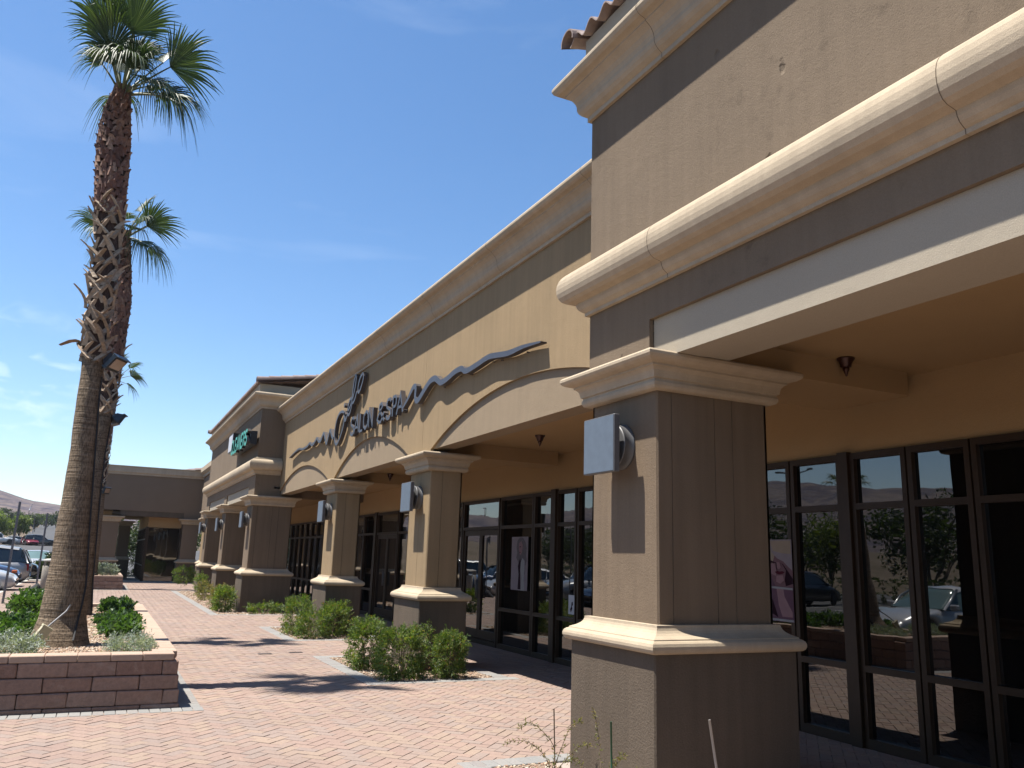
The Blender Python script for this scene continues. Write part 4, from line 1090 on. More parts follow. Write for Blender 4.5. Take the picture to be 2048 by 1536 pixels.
shrub((3.25, 37.6, .60), (.36, .36, .30), 260, .06, .024, 'small standard bush on a stem at the far end of the bed', seed=14)

# straggly shoots with stakes at the near pillar
def sapling(base, pts_list, label, seed, n=60):
    t = empty('sapling', base, label, 'plant', 'straggly young shoots at the nearest pillar'); r = np.random.default_rng(seed)
    mb = MB(); P = []; D = []
    for pts in pts_list:
        q = [Vector(tuple(x_)) for x_ in resample(pts, 5)]
        mb.tube(q, [.0035*(1-.6*i/len(q)) for i in range(len(q))], 4)
        for i in range(3, len(q)):
            d = (q[i]-q[i-1]).normalized()
            for k_ in range(4):
                P.append(q[i]+Vector(r.normal(0, .006, 3))); D.append(Vector(d)*.5+Vector(r.normal(0, .7, 3)))
    mb.build('stem', 'twig', t)
    P = np.array([tuple(p) for p in P]); D = np.array([tuple(d) for d in D]); n_ = len(P)
    V, F = leaflets(P, D, r.normal(size=(n_, 3)), r.uniform(.022, .042, n_), r.uniform(.006, .011, n_))
    npmesh('foliage', V, F, 'sparse_leaf', t)
sapling((3.28, 5.86, 0), [[(3.28, 5.86, 0), (3.26, 5.88, .12), (3.2, 5.95, .2), (3.12, 6.02, .24), (3.0, 6.1, .22)], [(3.28, 5.86, 0), (3.30, 5.84, .2), (3.22, 5.9, .33), (3.14, 5.98, .38), (3.08, 6.0, .34)], [(3.28, 5.86, 0), (3.36, 5.75, .15), (3.42, 5.7, .24), (3.5, 5.66, .26)], [(3.28, 5.86, 0), (3.33, 5.8, .2), (3.4, 5.78, .36), (3.46, 5.72, .42)]], 'thin leafy shoots tied to a dark stake, left of the nearest pillar', 2)
sapling((3.38, 5.35, 0), [[(3.38, 5.35, 0), (3.42, 5.3, .14), (3.46, 5.2, .24), (3.44, 5.1, .30)], [(3.38, 5.35, 0), (3.32, 5.42, .12), (3.30, 5.5, .2), (3.26, 5.56, .17)], [(3.4, 5.3, 0), (3.46, 5.45, .25), (3.47, 5.5, .42), (3.45, 5.52, .52)], [(3.4, 5.1, 0), (3.44, 5.02, .14), (3.46, 4.95, .24), (3.44, 4.86, .2)], [(3.38, 5.35, 0), (3.45, 5.28, .18), (3.5, 5.24, .27)]], 'thin leafy shoots against the nearest pillar, by the green stake', 3)
def stake(p, q, mat, label, r_=.007):
    mb = MB(); mb.tube([p, q], r_, 8); tag(mb.build('stake', mat), label, 'stake')
stake((3.30, 5.82, -.05), (3.30, 5.86, .49), 'twig', 'thin dark stake among the leafy shoots left of the nearest pillar', .005)
stake((3.42, 5.22, -.05), (3.42, 5.24, .50), 'stake_green', 'green plastic stake in front of the nearest pillar')
stake((3.50, 4.10, -.05), (3.42, 4.16, .70), 'stake_white', 'pale leaning stake at the right of the bottom edge', .008)

def patch(cx, cy, rx, ry, z, h, n, L, W, mat, label, seed, name='ground_cover', cat='plant', group='low plants in the planters', per=7, tl=.1):
    return shrub((cx, cy, z+h/2), (rx, ry, h/2), n, L, W, label, mat, seed, group, 0, name, cat, .3, per, tl)
patch(.36, 13.2, .26, 1.35, .48, .16, 620, .055, .040, 'vine_leaf', 'leafy dark green mound on the right side of the long planter', 21)
patch(.38, 17.0, .24, 1.1, .48, .16, 380, .06, .045, 'vine_leaf', 'leafy green mound at the far right of the long planter', 22)
patch(.42, 10.35, .22, .34, .48, .14, 330, .040, .011, 'silver_leaf', 'silvery plant in the near right corner of the long planter', 23)
patch(-.78, 10.32, .30, .34, .48, .17, 420, .045, .012, 'silver_leaf', 'silvery plant in the near left corner of the long planter', 24)
patch(-.86, 12.4, .24, 1.15, .48, .20, 620, .055, .040, 'vine_leaf', 'leafy green mound left of the nearest palm trunk', 25)
patch(-.93, 16.3, .24, 1.5, .48, .34, 620, .06, .045, 'vine_leaf', 'taller leafy green mound at the far left of the long planter', 26)
patch(.3, 38.3, .36, .5, .50, .40, 240, .09, .03, 'silver_leaf', 'grey green tuft in the small far planter', 27, tl=.18)

# ================================================================ PALMS
def axis_at(ax, z):
    zs = [a[2] for a in ax]
    return Vector((np.interp(z, zs, [a[0] for a in ax]), np.interp(z, zs, [a[1] for a in ax]), z)), float(np.interp(z, zs, [a[3] for a in ax]))
def fan_leaf(p0, d, Lp, Rb, seed, droop=.25, nseg=34, spread=2.5, tilt=0):
    """petiole from p0 along d, costapalmate blade; returns (petiole MB, blade verts, faces)"""
    r = random.Random(seed); d = Vector(d).normalized(); p0 = Vector(p0)
    pts = []
    cur = p0.copy(); dd = d.copy()
    for i in range(7):
        pts.append(cur.copy()); cur = cur+dd*Lp/6; dd = (dd+Vector((0, 0, -droop*.10))).normalized()
    mb = MB(); mb.tube(pts, [.020-.0018*i for i in range(7)], 6)
    hub = pts[-1]; ax_ = dd
    side = ax_.cross(Vector((0, 0, 1)));
    if side.length < .05: side = Vector((1, 0, 0))
    side.normalize(); nrm = side.cross(ax_).normalized()
    rot = Matrix.Rotation(tilt, 3, ax_); side = rot @ side; nrm = rot @ nrm
    V = []; F = []
    for s_ in range(nseg):
        u = s_/(nseg-1)*2-1; a = u*spread/2*(1+.02*r.uniform(-1, 1))
        R_ = Rb*(1-.30*abs(u)**2.2)*r.uniform(.88, 1.08)
        dirv = (ax_*math.cos(a)+side*math.sin(a)).normalized()
        # the blade folds: outer segments lift, then tips fall
        lift = nrm*(.22*abs(u))
        wdir = (-ax_*math.sin(a)+side*math.cos(a)).normalized()
        half = spread/nseg/2
        b = len(V); K = 8; tipd = r.uniform(.5, 1.6); sway = r.uniform(-.25, .25)
        for k_ in range(K+1):
            t = k_/K; rr_ = R_*t
            fall = -max(0, t-.45)**2*R_*droop*3.2*tipd
            p = hub+(dirv+lift*(1-t*.5)).normalized()*rr_+Vector((0, 0, fall))-wdir*sway*max(0, t-.5)**2*R_*.5
            w_ = rr_*math.tan(half)*1.08 if t < .52 else R_*.52*math.tan(half)*1.08*(1-(t-.52)/.48)**.7
            w_ = max(w_, .0012); fold = nrm*w_*.55
            V += [tuple(p-wdir*w_), tuple(p+fold), tuple(p+wdir*w_)]
        for k_ in range(K):
            q = b+3*k_; F += [(q, q+1, q+4, q+3), (q+1, q+2, q+5, q+4)]
    return mb, V, F
def boot(mb, ax, phi, z, L, w, tilt, lift, curl=0):
    vs = []; K = 5
    for k_ in range(K+1):
        t = k_/K; zz_ = z+L*t*math.cos(tilt); c_, r_ = axis_at(ax, zz_)
        ph = phi+math.sin(tilt)*L*t/max(r_, .05)
        rad = r_+.004+lift*t**2.2
        ww_ = w*(1-.35*t) if t < .9 else w*.5
        ww_ /= max(rad, .05)*2
        tdir = 1
        for s_, dr in ((-1, -.006), (0, .008+.25*w*(1-t)), (1, -.006)):
            a = ph+s_*ww_; vs.append((c_.x+math.cos(a)*(rad+dr), c_.y+math.sin(a)*(rad+dr), zz_-lift*t**3*curl))
        # back side
    fs = []
    for k_ in range(K):
        q = 3*k_; fs += [(q, q+1, q+4, q+3), (q+1, q+2, q+5, q+4)]
    mb.add(vs, fs)
def palm(ax, zt0, zt1, zr1, fronds, label, detail=1., seed=1, boot_l=.26):
    """ax: (x, y, z, r); bare trunk to zt0, tan split boots to zt1, red boots to zr1, crown above"""
    b0 = ax[0]
    t = empty('palm_tree', (b0[0], b0[1], b0[2]), label, 'palm tree', 'fan palms in the planters')
    r = random.Random(seed)
    mb = MB(); zs = np.arange(b0[2]-.1, zt0+.15, .06 if detail > .8 else .2)
    pts = []; rad = []
    for z in zs:
        c_, q = axis_at(ax, z); pts.append(c_); rad.append(q*(1+.012*math.sin(z*95)+.01*r.uniform(-1, 1)))
    n = 28; vs = []; fs = []
    for i, (p, q) in enumerate(zip(pts, rad)):
        for j in range(n):
            a = 2*PI*j/n; w_ = 1+.05*mnoise.noise(Vector((math.cos(a)*1.5, math.sin(a)*1.5, p.z*1.3)))+ (.10*max(0, 1-(p.z-b0[2])/.35)*mnoise.noise(Vector((math.cos(a)*3, math.sin(a)*3, 1))) if p.z < b0[2]+.35 else 0)
            vs.append((p.x+math.cos(a)*q*w_, p.y+math.sin(a)*q*w_, p.z))
    for i in range(len(pts)-1):
        for j in range(n): fs.append((i*n+j, i*n+(j+1) % n, (i+1)*n+(j+1) % n, (i+1)*n+j))
    mb.add(vs, fs, 0, True); mb.build('trunk', 'palm_trunk', t)
    mb = MB(); pts = []; rad = []
    for z in np.arange(zt0+.0, zr1+.02, .12): c_, q = axis_at(ax, z); pts.append(c_); rad.append(q*.93)
    mb.tube(pts, rad, 20); mb.build('fibre_sheath', 'palm_fibre', t)
    mb = MB(); z = zt0+.05; row = 0
    while z < zt1:
        m_ = 6
        for j in range(m_):
            phi = 2*PI*(j+.5*(row % 2))/m_+r.uniform(-.2, .2)
            for s_ in (-1, 1):
                if r.random() < .12: continue
                boot(mb, ax, phi+s_*.12, z+r.uniform(-.05, .05), boot_l*r.uniform(.8, 1.35), .098*r.uniform(.6, 1.2), s_*r.uniform(.35, .75), r.choice([.02, .035, .06, .10])*(1 if detail > .8 else .8), r.uniform(0, .5))
        z += .19; row += 1
    if detail > .8:
        for (phi, dz, L_, w_, ti, li, cu) in ((2.75, .20, .26, .20, .1, .26, .9), (2.3, .10, .26, .10, -.5, .12, 0), (4.9, .02, .34, .11, .75, .10, 0), (4.4, .04, .34, .11, -.75, .09, 0), (5.6, .15, .32, .14, .3, .12, .2), (3.1, .75, .28, .10, .2, .20, 0), (2.9, 1.1, .26, .10, -.2, .16, 0), (3.0, 1.45, .26, .09, .1, .17, 0), (5.9, 1.2, .26, .10, .2, .14, 0)):
            boot(mb, ax, phi, zt0+dz, L_, w_, ti, li, cu)
    mb.build('split_boots', 'palm_boot_tan', t)
    mb = MB(); z = zt1-.1; row = 0
    while z < zr1:
        m_ = 11
        for j in range(m_):
            phi = 2*PI*(j+.5*(row % 2))/m_+r.uniform(-.12, .12)
            boot(mb, ax, phi, z+r.uniform(-.02, .02), .12*r.uniform(.8, 1.3), .11*r.uniform(.8, 1.1), r.uniform(-.3, .3), r.choice([.015, .025, .03, .05]), .3)
        z += .068; row += 1
    mb.build('cut_boots', 'palm_boot_red', t)
    ctr, _ = axis_at(ax, zr1-.05)
    for i, (rt, up_, aw, Lp, Rb, dr, tl) in enumerate(fronds):
        d = Vector((rt*.896+aw*.427, -rt*.443+aw*.879, up_))
        pm, V, F = fan_leaf(ctr+Vector((d.x*.03, d.y*.03, 0)), d, Lp, Rb, seed*100+i, dr, 34 if detail > .8 else 20, tilt=tl)
        f_ = pm.build('frond', 'petiole', t)
        npmesh('blade', V, F, 'palm_leaf', f_)
    return t
AX1 = [(-.308, 11.3, .40, .36), (-.308, 11.3, .56, .305), (-.306, 11.35, .75, .262), (-.306, 11.35, .98, .240), (-.32, 11.4, 1.57, .201), (-.334, 11.45, 2.17, .172), (-.349, 11.5, 2.80, .148), (-.378, 11.55, 3.44, .134), (-.378, 11.6, 3.78, .130), (-.41, 11.65, 4.45, .140), (-.40, 11.7, 4.95, .150), (-.416, 11.8, 5.55, .150), (-.448, 11.85, 6.07, .165), (-.499, 11.95, 6.69, .185), (-.535, 12.05, 7.26, .190), (-.55, 12.15, 7.78, .145), (-.53, 12.2, 8.13, .085)]
FR1 = [  # right, up, away, petiole, blade, droop, tilt
    (-.30, 1.3, -.5, .86, .86, .22, .25), (-.12, 1.2, .5, .95, .85, .2, 0), (.25, 1.25, -.4, .92, .9, .2, -.2), (.45, 1.0, .4, .90, .9, .25, .3), (.95, .52, -.25, .82, .86, .22, -1.1), (.9, .45, .5, .55, .75, .45, .4),
    (.75, .28, -.4, .50, .66, .8, .2), (.60, .25, .2, .50, .62, .8, .5), (-.30, .62, -.3, .45, .48, .7, .3), (-.35, .5, .6, .42, .6, .8, -.3), (.10, .60, -.8, .45, .66, .8, 0), (-.1, 1.1, -.65, .60, .85, .3, 0),
    (.05, 1.3, 0, 1.0, .9, .1, .6), (.45, .55, -.7, .48, .70, .7, -.2), (-.30, 1.0, .3, .62, .66, .35, 0), (.6, .65, .7, .6, .7, .5, 0), (.35, .55, .3, .40, .66, .8, 0), (-.2, .75, .1, .45, .66, .6, 0),
    (.30, .8, -.2, .45, .7, .6, .4), (.15, .95, .3, .55, .7, .4, -.3), (-.1, .85, -.4, .45, .5, .5, .2), (.55, .75, -.3, .50, .66, .5, .9)]
palm(AX1, 3.92, 6.15, 8.10, FR1, 'nearest fan palm, tallest in the photo, rising from the long planter', 1., 1)
AX2 = [(-.25, 16.2, .40, .30), (-.25, 16.2, .52, .245), (-.27, 16.3, 1.0, .215), (-.30, 16.4, 2.4, .175), (-.31, 16.6, 3.3, .165), (-.25, 16.8, 4.5, .158), (-.252, 16.9, 5.5, .172), (-.271, 17.0, 6.3, .195), (-.33, 17.2, 7.0, .18), (-.34, 17.3, 7.76, .08)]
FR2 = [(1.0, .62, -.2, .50, .80, .22, -.9), (.5, .35, -.5, .34, .5, .8, 0), (.3, .8, .2, .45, .6, .4, 0), (.45, .5, -.2, .4, .6, .6, .5), (-.3, .8, -.3, .45, .6, .5, 0), (-.9, .62, -.1, .6, .62, .4, .5), (.25, 1.1, .3, .7, .6, .25, 0), (-.35, 1.1, -.2, .7, .6, .25, .3), (.7, -.05, -.3, .42, .6, .8, .3), (.5, .1, .6, .5, .6, .7, 0), (-.6, .1, .5, .5, .55, .6, 0), (.6, .9, .6, .6, .6, .3, 0), (-.3, .2, -.8, .4, .5, .7, 0), (.3, .5, -.8, .5, .55, .5, 0)]
palm(AX2, 4.0, 4.9, 7.74, FR2, 'second fan palm, its trunk just behind the nearest palm', 1., 2)
AX3 = [(-.30, 38.0, .40, .34), (-.31, 38, .9, .29), (-.32, 38.0, 1.5, .273), (-.40, 38.3, 4.4, .25), (-.44, 38.5, 6.5, .26), (-.42, 39, 8.1, .24), (-.4, 39.1, 8.9, .1)]
FR3 = [(1.0, .35, -.2, .8, .8, .4, -.6), (.8, .9, .1, .8, .75, .3, 0), (-.8, .7, .1, .8, .7, .4, 0), (0, 1.2, .3, .9, .7, .2, 0), (.6, 0, .3, .5, .7, .7, 0), (-.5, .1, -.5, .5, .6, .7, 0), (.2, .6, -.8, .6, .7, .5, 0)]
palm(AX3, 3.9, 6.0, 8.85, FR3, 'farthest fan palm, in the small planter by the wing', .5, 3)
# floodlights strapped to the trunks
def flood(p, d, s_, label):
    t = empty('floodlight', p, label, 'floodlight', 'floodlights strapped to the palm trunks')
    q = Vector(d).to_track_quat('-Z', 'Y').to_matrix().to_4x4(); q.translation = Vector(p)
    mb = MB(); poly = [(-.11, -.02), (.11, -.02), (.07, .10), (-.07, .10)]
    vs = []
    for (hw, hh, z) in ((.15, .10, 0), (.15, .10, .05), (.09, .065, .15)):
        for sx, sy in ((-1, -1), (1, -1), (1, 1), (-1, 1)): vs.append(q @ Vector((sx*hw*s_, sy*hh*s_, z*s_)))
    fs = [(0, 1, 2, 3), (8, 11, 10, 9)]
    for l_ in range(2):
        for i in range(4): fs.append((4*l_+i, 4*l_+(i+1) % 4, 4*l_+4+(i+1) % 4, 4*l_+4+i))
    mb.add(vs, fs); mb.box(-.165*s_, .10*s_, -.03*s_, .165*s_, .115*s_, .06*s_, mat=q); mb.box(-.165*s_, -.115*s_, -.01*s_, .165*s_, -.10*s_, .06*s_, mat=q); mb.build('housing', 'flood_housing', t)
    mb = MB(); mb.box(-.12*s_, -.075*s_, -.012*s_, .12*s_, .075*s_, -.004*s_, mat=q); mb.build('lens', 'flood_glass', t)
    mb = MB(); mb.tube([q @ Vector((0, 0, .12*s_)), Vector(p)+Vector((-.13*s_, .03, .02)), Vector(p)+Vector((-.20*s_, .06, -.10*s_))], .012, 6); mb.build('bracket', 'flood_housing', t)
flood((-.10, 11.50, 3.93), (.75, -.45, -.75), .95, 'large floodlight hanging on the nearest palm trunk')
flood((.03, 16.7, 3.93), (.9, .3, -.55), .95, 'floodlight seen from behind on the second palm trunk')
flood((-.06, 38.1, 3.95), (.8, -.6, -.3), 1.2, 'small distant floodlight on the farthest palm trunk')
# junction box, conduit and cable at the palm foot
jb = empty('junction_box', (-.45, 10.85, .5), 'cream plastic electrical box on a bent grey conduit at the palm foot', 'electrical box')
mm_ = Matrix.Translation((-.47, 10.85, .655)) @ Matrix.Rotation(.55, 4, 'Y') @ Matrix.Rotation(.3, 4, 'Z')
mb = MB(); mb.box(-.055, -.03, -.075, .055, .03, .075, mat=mm_); mb.box(-.06, -.034, .06, .06, .034, .08, mat=mm_); mb.build('box', 'box_plastic', jb)
mb = MB(); mb.tube([(-.43, 10.86, .72), (-.35, 10.92, .80), (-.27, 10.99, .88), (-.235, 11.02, .95)], .010, 8); mb.build('conduit', 'conduit_grey', jb)
mb = MB(); mb.tube([tuple(x_) for x_ in resample([(-.50, 10.85, .59), (-.56, 10.84, .60), (-.64, 10.84, .57), (-.70, 10.86, .50), (-.72, 10.88, .44)], 4)], .020, 8); mb.build('cable', 'conduit_grey', jb)
mb = MB(); pts = []
for z in np.arange(.55, 3.95, .2):
    c_, r_ = axis_at(AX1, z); a = -.55-(.55 if z < 1.2 else 0)*(1.2-z)/.65; pts.append((c_.x+math.cos(a)*(r_+.014), c_.y+math.sin(a)*(r_+.014), z))
mb.tube(pts, .011, 6); tag(mb.build('cable', 'rubber'), 'black cable running up the nearest palm trunk to its floodlight', 'cable')
mb = MB(); pts = []
for z in np.arange(.55, 3.9, .25):
    c_, r_ = axis_at(AX2, z); a = -.35; pts.append((c_.x+math.cos(a)*(r_+.014), c_.y+math.sin(a)*(r_+.014), z))
mb.tube(pts, .012, 6); tag(mb.build('cable', 'rubber'), 'black cable running up the second palm trunk', 'cable')

# ================================================================ STREET FURNITURE
def drain(x, y, label):
    mb = MB(); mb.bbox(x-.11, y-.06, -.02, x+.11, y+.06, .007, .004)
    for i in range(5): mb.box(x-.09+i*.04, y-.045, .007, x-.07+i*.04, y+.045, .010)
    tag(mb.build('drain_cover', 'iron'), label, 'drain cover', 'small covers set in the paving')
drain(2.60, 14.22, 'left one of two small dark covers in the paving'); drain(3.12, 14.34, 'right one of two small dark covers in the paving')
def post(x, y, h, label, lean=0, sleeve=False):
    t = empty('sign_post', (x, y, 0), label, 'post', 'bare metal posts by the kerb')
    mb = MB(); w = .03
    mb.add([(x-w, y-w, 0), (x+w, y-w, 0), (x+w, y+w, 0), (x-w, y+w, 0), (x-w+lean, y-w, h), (x+w+lean, y-w, h), (x+w+lean, y+w, h), (x-w+lean, y+w, h)], [(0, 1, 5, 4), (1, 2, 6, 5), (2, 3, 7, 6), (3, 0, 4, 7), (4, 5, 6, 7)])
    for z in np.arange(.3, h-.1, .12): mb.box(x-.008+lean*z/h, y-w-.004, z, x+.008+lean*z/h, y-w+.001, z+.016, 1)
    mb.build('pole', ['post_metal', 'rubber'], t)
    if sleeve:
        mt = Matrix.Translation((x-.14, y, -.02)) @ Matrix.Rotation(.85, 4, 'Y')
        mb = MB(); n = 18; vs = []
        for (r_, z) in ((.17, -.04), (.17, .02), (.16, .36), (.13, .37), (.05, .36)):
            for j in range(n): a = 2*PI*j/n; vs.append(mt @ Vector((r_*math.cos(a), r_*math.sin(a), z)))
        fs = [(i*n+j, i*n+(j+1) % n, (i+1)*n+(j+1) % n, (i+1)*n+j) for i in range(4) for j in range(n)]+[tuple(range(4*n, 5*n))]
        mb.add(vs, fs); mb.build('rubber_base', 'rubber', t)
post(-2.29, 27.5, 2.84, 'taller bare metal post at the left edge', .04)
post(-1.90, 34.1, 2.78, 'metal post with a tipped black rubber base', .02, True)
post(-1.55, 37.5, 2.78, 'metal post half hidden behind the nearest palm trunk', .0)
tb = empty('trash_bin', (-1.56, 35.6, 0), 'round tan concrete litter bin with a pale lid, left of the palm', 'litter bin')
mb = MB(); mb.lathe([(.29, 0), (.31, .02), (.31, .88), (.30, .9), (.0001, .9)], 28, c=(-1.56, 35.6, 0)); mb.build('body', 'bin_concrete', tb)
mb = MB()
for a in (.5, 2.1, 3.7, 5.3): mb.box(-1.56+.27*math.cos(a)-.04, 35.6+.27*math.sin(a)-.04, .9, -1.56+.27*math.cos(a)+.04, 35.6+.27*math.sin(a)+.04, 1.06)
lid = MB(); lid.lathe([(.30, 1.06), (.32, 1.08), (.31, 1.12), (.2, 1.16), (.0001, 1.17)], 28, c=(-1.56, 35.6, 0)); lid_o = lid.build('lid', 'curb_concrete', tb); mb.build('supports', 'bin_concrete', lid_o)

# ================================================================ CARS
def car(kind, paintm, loc, rz, label, group='parked cars', glass='car_glass', tail=False):
    """local frame: nose towards +x, origin on the ground at the centre"""
    t = empty('parked_car' if kind != 'pickup' else 'pickup_truck', loc, label, 'car' if kind != 'pickup' else 'pickup truck', group, rz)
    L = {'sedan': 4.7, 'suv': 4.65, 'minivan': 5.0, 'pickup': 5.4}[kind]; W = .90 if kind == 'sedan' else .95; h = L/2
    # stations: x, z bottom, z shoulder (hood/belt/boot), half width
    if kind == 'sedan': st = [(-1, .42, .80, .80), (-.97, .30, .95, .90), (-.80, .22, 1.02, 1), (-.5, .20, 1.0, 1), (0, .19, .96, 1), (.40, .20, .93, 1), (.60, .20, .90, 1), (.82, .21, .80, .98), (.95, .24, .68, .90), (1, .34, .56, .78)]; roof = [(-.72, 1.02), (-.38, 1.38), (-.05, 1.45), (.12, 1.42), (.42, .95)]
    elif kind == 'suv': st = [(-1, .45, .95, .82), (-.98, .32, 1.05, .92), (-.8, .26, 1.10, 1), (-.4, .25, 1.08, 1), (0, .24, 1.06, 1), (.36, .25, 1.05, 1), (.6, .25, 1.03, 1), (.82, .26, .95, .98), (.95, .30, .82, .92), (1, .40, .68, .8)]; roof = [(-.97, 1.05), (-.86, 1.60), (-.4, 1.72), (.05, 1.68), (.40, 1.06)]
    elif kind == 'minivan': st = [(-1, .42, .95, .84), (-.985, .30, 1.06, .94), (-.8, .24, 1.08, 1), (-.4, .22, 1.05, 1), (0, .21, 1.02, 1), (.45, .22, 1.0, 1), (.65, .22, .97, 1), (.85, .23, .85, .97), (.96, .27, .72, .9), (1, .36, .6, .78)]; roof = [(-.985, 1.06), (-.86, 1.62), (-.4, 1.74), (.10, 1.68), (.52, .98)]
    else: st = [(-1, .55, .95, .96), (-.98, .48, 1.0, .98), (-.6, .42, 1.02, 1), (-.15, .40, 1.02, 1), (0, .40, 1.05, 1), (.4, .40, 1.06, 1), (.6, .40, 1.06, 1), (.85, .42, 1.02, .98), (.97, .45, .95, .94), (1, .5, .8, .88)]; roof = [(-.22, 1.04), (-.18, 1.70), (0, 1.78), (.16, 1.75), (.36, 1.06)]
    # refine
    X = np.linspace(-1, 1, 41)
    zb = np.interp(X, [s_[0] for s_ in st], [s_[1] for s_ in st]); zs = np.interp(X, [s_[0] for s_ in st], [s_[2] for s_ in st]); hw = np.interp(X, [s_[0] for s_ in st], [s_[3] for s_ in st])*W
    wx = {'sedan': (-.60, .62), 'suv': (-.60, .64), 'minivan': (-.58, .64), 'pickup': (-.56, .66)}[kind]; wr = .33 if kind == 'sedan' else (.36 if kind != 'pickup' else .40)
    vs = []; fs = []
    for i, x in enumerate(X):
        xx = x*h; z0 = zb[i]
        for c_ in wx:
            dxx = abs(xx-c_*h)
            if dxx < wr+.06: z0 = max(z0, math.sqrt(max(0, (wr+.06)**2-dxx**2))+wr-.02)
        z0 = min(z0, zs[i]-.12); z1 = zs[i]; w = hw[i]
        ring = [(0, z0), (w*.86, z0), (w*.97, z0+.05), (w*1.0, z0+(z1-z0)*.45), (w*.985, z0+(z1-z0)*.72), (w*.93, z1-.04), (w*.80, z1), (0, z1+.035)]
        vs += [(xx, y, z) for y, z in ring]+[(xx, -y, z) for y, z in ring[-2:0:-1]]
    k_ = 14
    for i in range(len(X)-1):
        for j in range(k_): fs.append((i*k_+j, i*k_+(j+1) % k_, (i+1)*k_+(j+1) % k_, (i+1)*k_+j))
    fs += [tuple(range(k_)), tuple(range((len(X)-1)*k_, len(X)*k_))[::-1]]
    mb = MB(); mb.add(vs, fs, 0, True); mb.build('body', paintm, t, True)
    # greenhouse
    rx = [p[0]*h for p in roof]; rz_ = [p[1] for p in roof]
    xs_c = np.linspace(rx[0], rx[-1], 17); ztop = np.interp(xs_c, rx, rz_); zbelt = np.interp(xs_c/h, X, zs)-.02
    vs = []; fs = []
    for x, zt, z0 in zip(xs_c, ztop, zbelt):
        zt = max(zt, z0+.015); f_ = (zt-z0)/(max(rz_)-1.0)
        wt = W*(.93-.20*min(1, f_)); vs += [(x, -W*.93, z0), (x, -wt-.02, z0+(zt-z0)*.75), (x, -wt+.06, zt-.01), (x, 0, zt+.02*f_), (x, wt-.06, zt-.01), (x, wt+.02, z0+(zt-z0)*.75), (x, W*.93, z0)]
    for i in range(16):
        for j in range(6): fs.append((i*7+j, i*7+j+1, (i+1)*7+j+1, (i+1)*7+j))
    mb = MB(); mb.add(vs, fs, 0, True); mb.build('windows', glass, t, True)
    # roof skin and pillars in body colour
    mb = MB(); vs = []; fs = []; sel = [i for i in range(17) if ztop[i] > max(rz_)-.13]
    for i in sel:
        zt = ztop[i]; wt = W*(.93-.20*min(1, (zt-zbelt[i])/(max(rz_)-1.0)))
        vs += [(xs_c[i], -wt-.012, zt-.075), (xs_c[i], -wt+.06, zt+.006), (xs_c[i], 0, zt+.036), (xs_c[i], wt-.06, zt+.006), (xs_c[i], wt+.012, zt-.075)]
    for i in range(len(sel)-1):
        for j in range(4): fs.append((i*5+j, i*5+j+1, (i+1)*5+j+1, (i+1)*5+j))
    mb.add(vs, fs, 0, True)
    zt_ = max(rz_)
    for s_ in (-1, 1):
        def pil(xa, xb, w=.03):
            za = float(np.interp(xa/h, X, zs)); zb_ = float(np.interp(xb, rx, rz_))
            mb.tube([(xa, s_*W*.935, za-.02), ((xa+xb)/2, s_*W*.87, (za+zb_)/2+.02), (xb, s_*W*.755, zb_-.03)], w, 6)
        pil(rx[-1]-.05, rx[-2]); pil(rx[0]+.05, rx[1]); pil((rx[1]+rx[-2])/2-.1, (rx[1]+rx[-2])/2-.12, .04)
    mb.build('roof', paintm, t, True)
    for c_ in wx:
        for s_ in (-1, 1):
            y0 = s_*(W-.20); y1 = s_*(W+.005)
            mb = MB(); mb.lathe([(wr*.6, y0), (wr, y0+.02*s_), (wr, y1-.03*s_), (wr*.95, y1), (wr*.66, y1)], 24, 'y', (c_*h, 0, wr)); wh = mb.build('wheel', 'tyre', t, True)
            mb = MB(); mb.lathe([(wr*.66, y1-.02*s_), (wr*.62, y1-.04*s_), (.05, y1-.01*s_), (.0001, y1-.01*s_)], 20, 'y', (c_*h, 0, wr)); mb.build('rim', 'rim', wh, True)
    zl = float(np.interp(.97, X, zs))-.12; zr_ = float(np.interp(-.98, X, zs))-.16
    for s_ in (-1, 1):
        mb = MB(); mb.bbox(h*.90, s_*W*.62-.16, zl-.07, h*.985, s_*W*.62+.16, zl+.06, .03); mb.build('headlight', 'headlight', t, True)
        mb = MB(); mb.bbox(-h*.992, s_*W*.80-.11, zr_-.16, -h*.93, s_*W*.80+.11, zr_+.14, .02); mb.build('tail_light', 'tail_light', t, True)
        mb = MB(); mb.bbox(rx[-1]-.28, s_*(W+.09)-.09, float(zs[26])-.02, rx[-1]-.12, s_*(W+.09)+.09, float(zs[26])+.12, .03); mb.build('mirror', paintm, t, True)
    mb = MB(); mb.bbox(h*.95, -.45, .38, h*1.004, .45, .50, .02); mb.build('grille', 'rubber', t, True)
    mb = MB(); mb.box(-h*1.006, -.15, .62, -h*.99, .15, .77); mb.build('number_plate', 'plate_white', t, True)
    return t
G0 = -.15
car('sedan', 'paint_white', (-5.0, 36.0, G0), 0, 'white car whose nose pokes in at the left edge, nearest of the row')
cb_ = car('sedan', 'paint_blue', (-5.15, 39.2, G0+.10), 0, 'blue car with an orange side marker behind the white nose')
mb = MB(); mb.bbox(2.1, -.86, .60, 2.28, -.72, .70, .02); mb.build('side_marker', 'signal_light', cb_, True)
car('minivan', 'paint_silver', (-5.25, 43.6, G0), PI, 'silver minivan backed to the kerb, red tail light facing the walk')
car('suv', 'paint_black', (-4.95, 47.4, G0), 0, 'black car parked nose-in beyond the silver minivan')
car('sedan', 'paint_white', (-3.75, 64.0, G0+.02), -PI/2-.08, 'white coupe facing the camera beyond the hedge', glass='pale_car_glass')
car('suv', 'paint_silver', (-5.3, 30.3, G0), 0, 'silver car reflected in the salon window right of the tall poster')
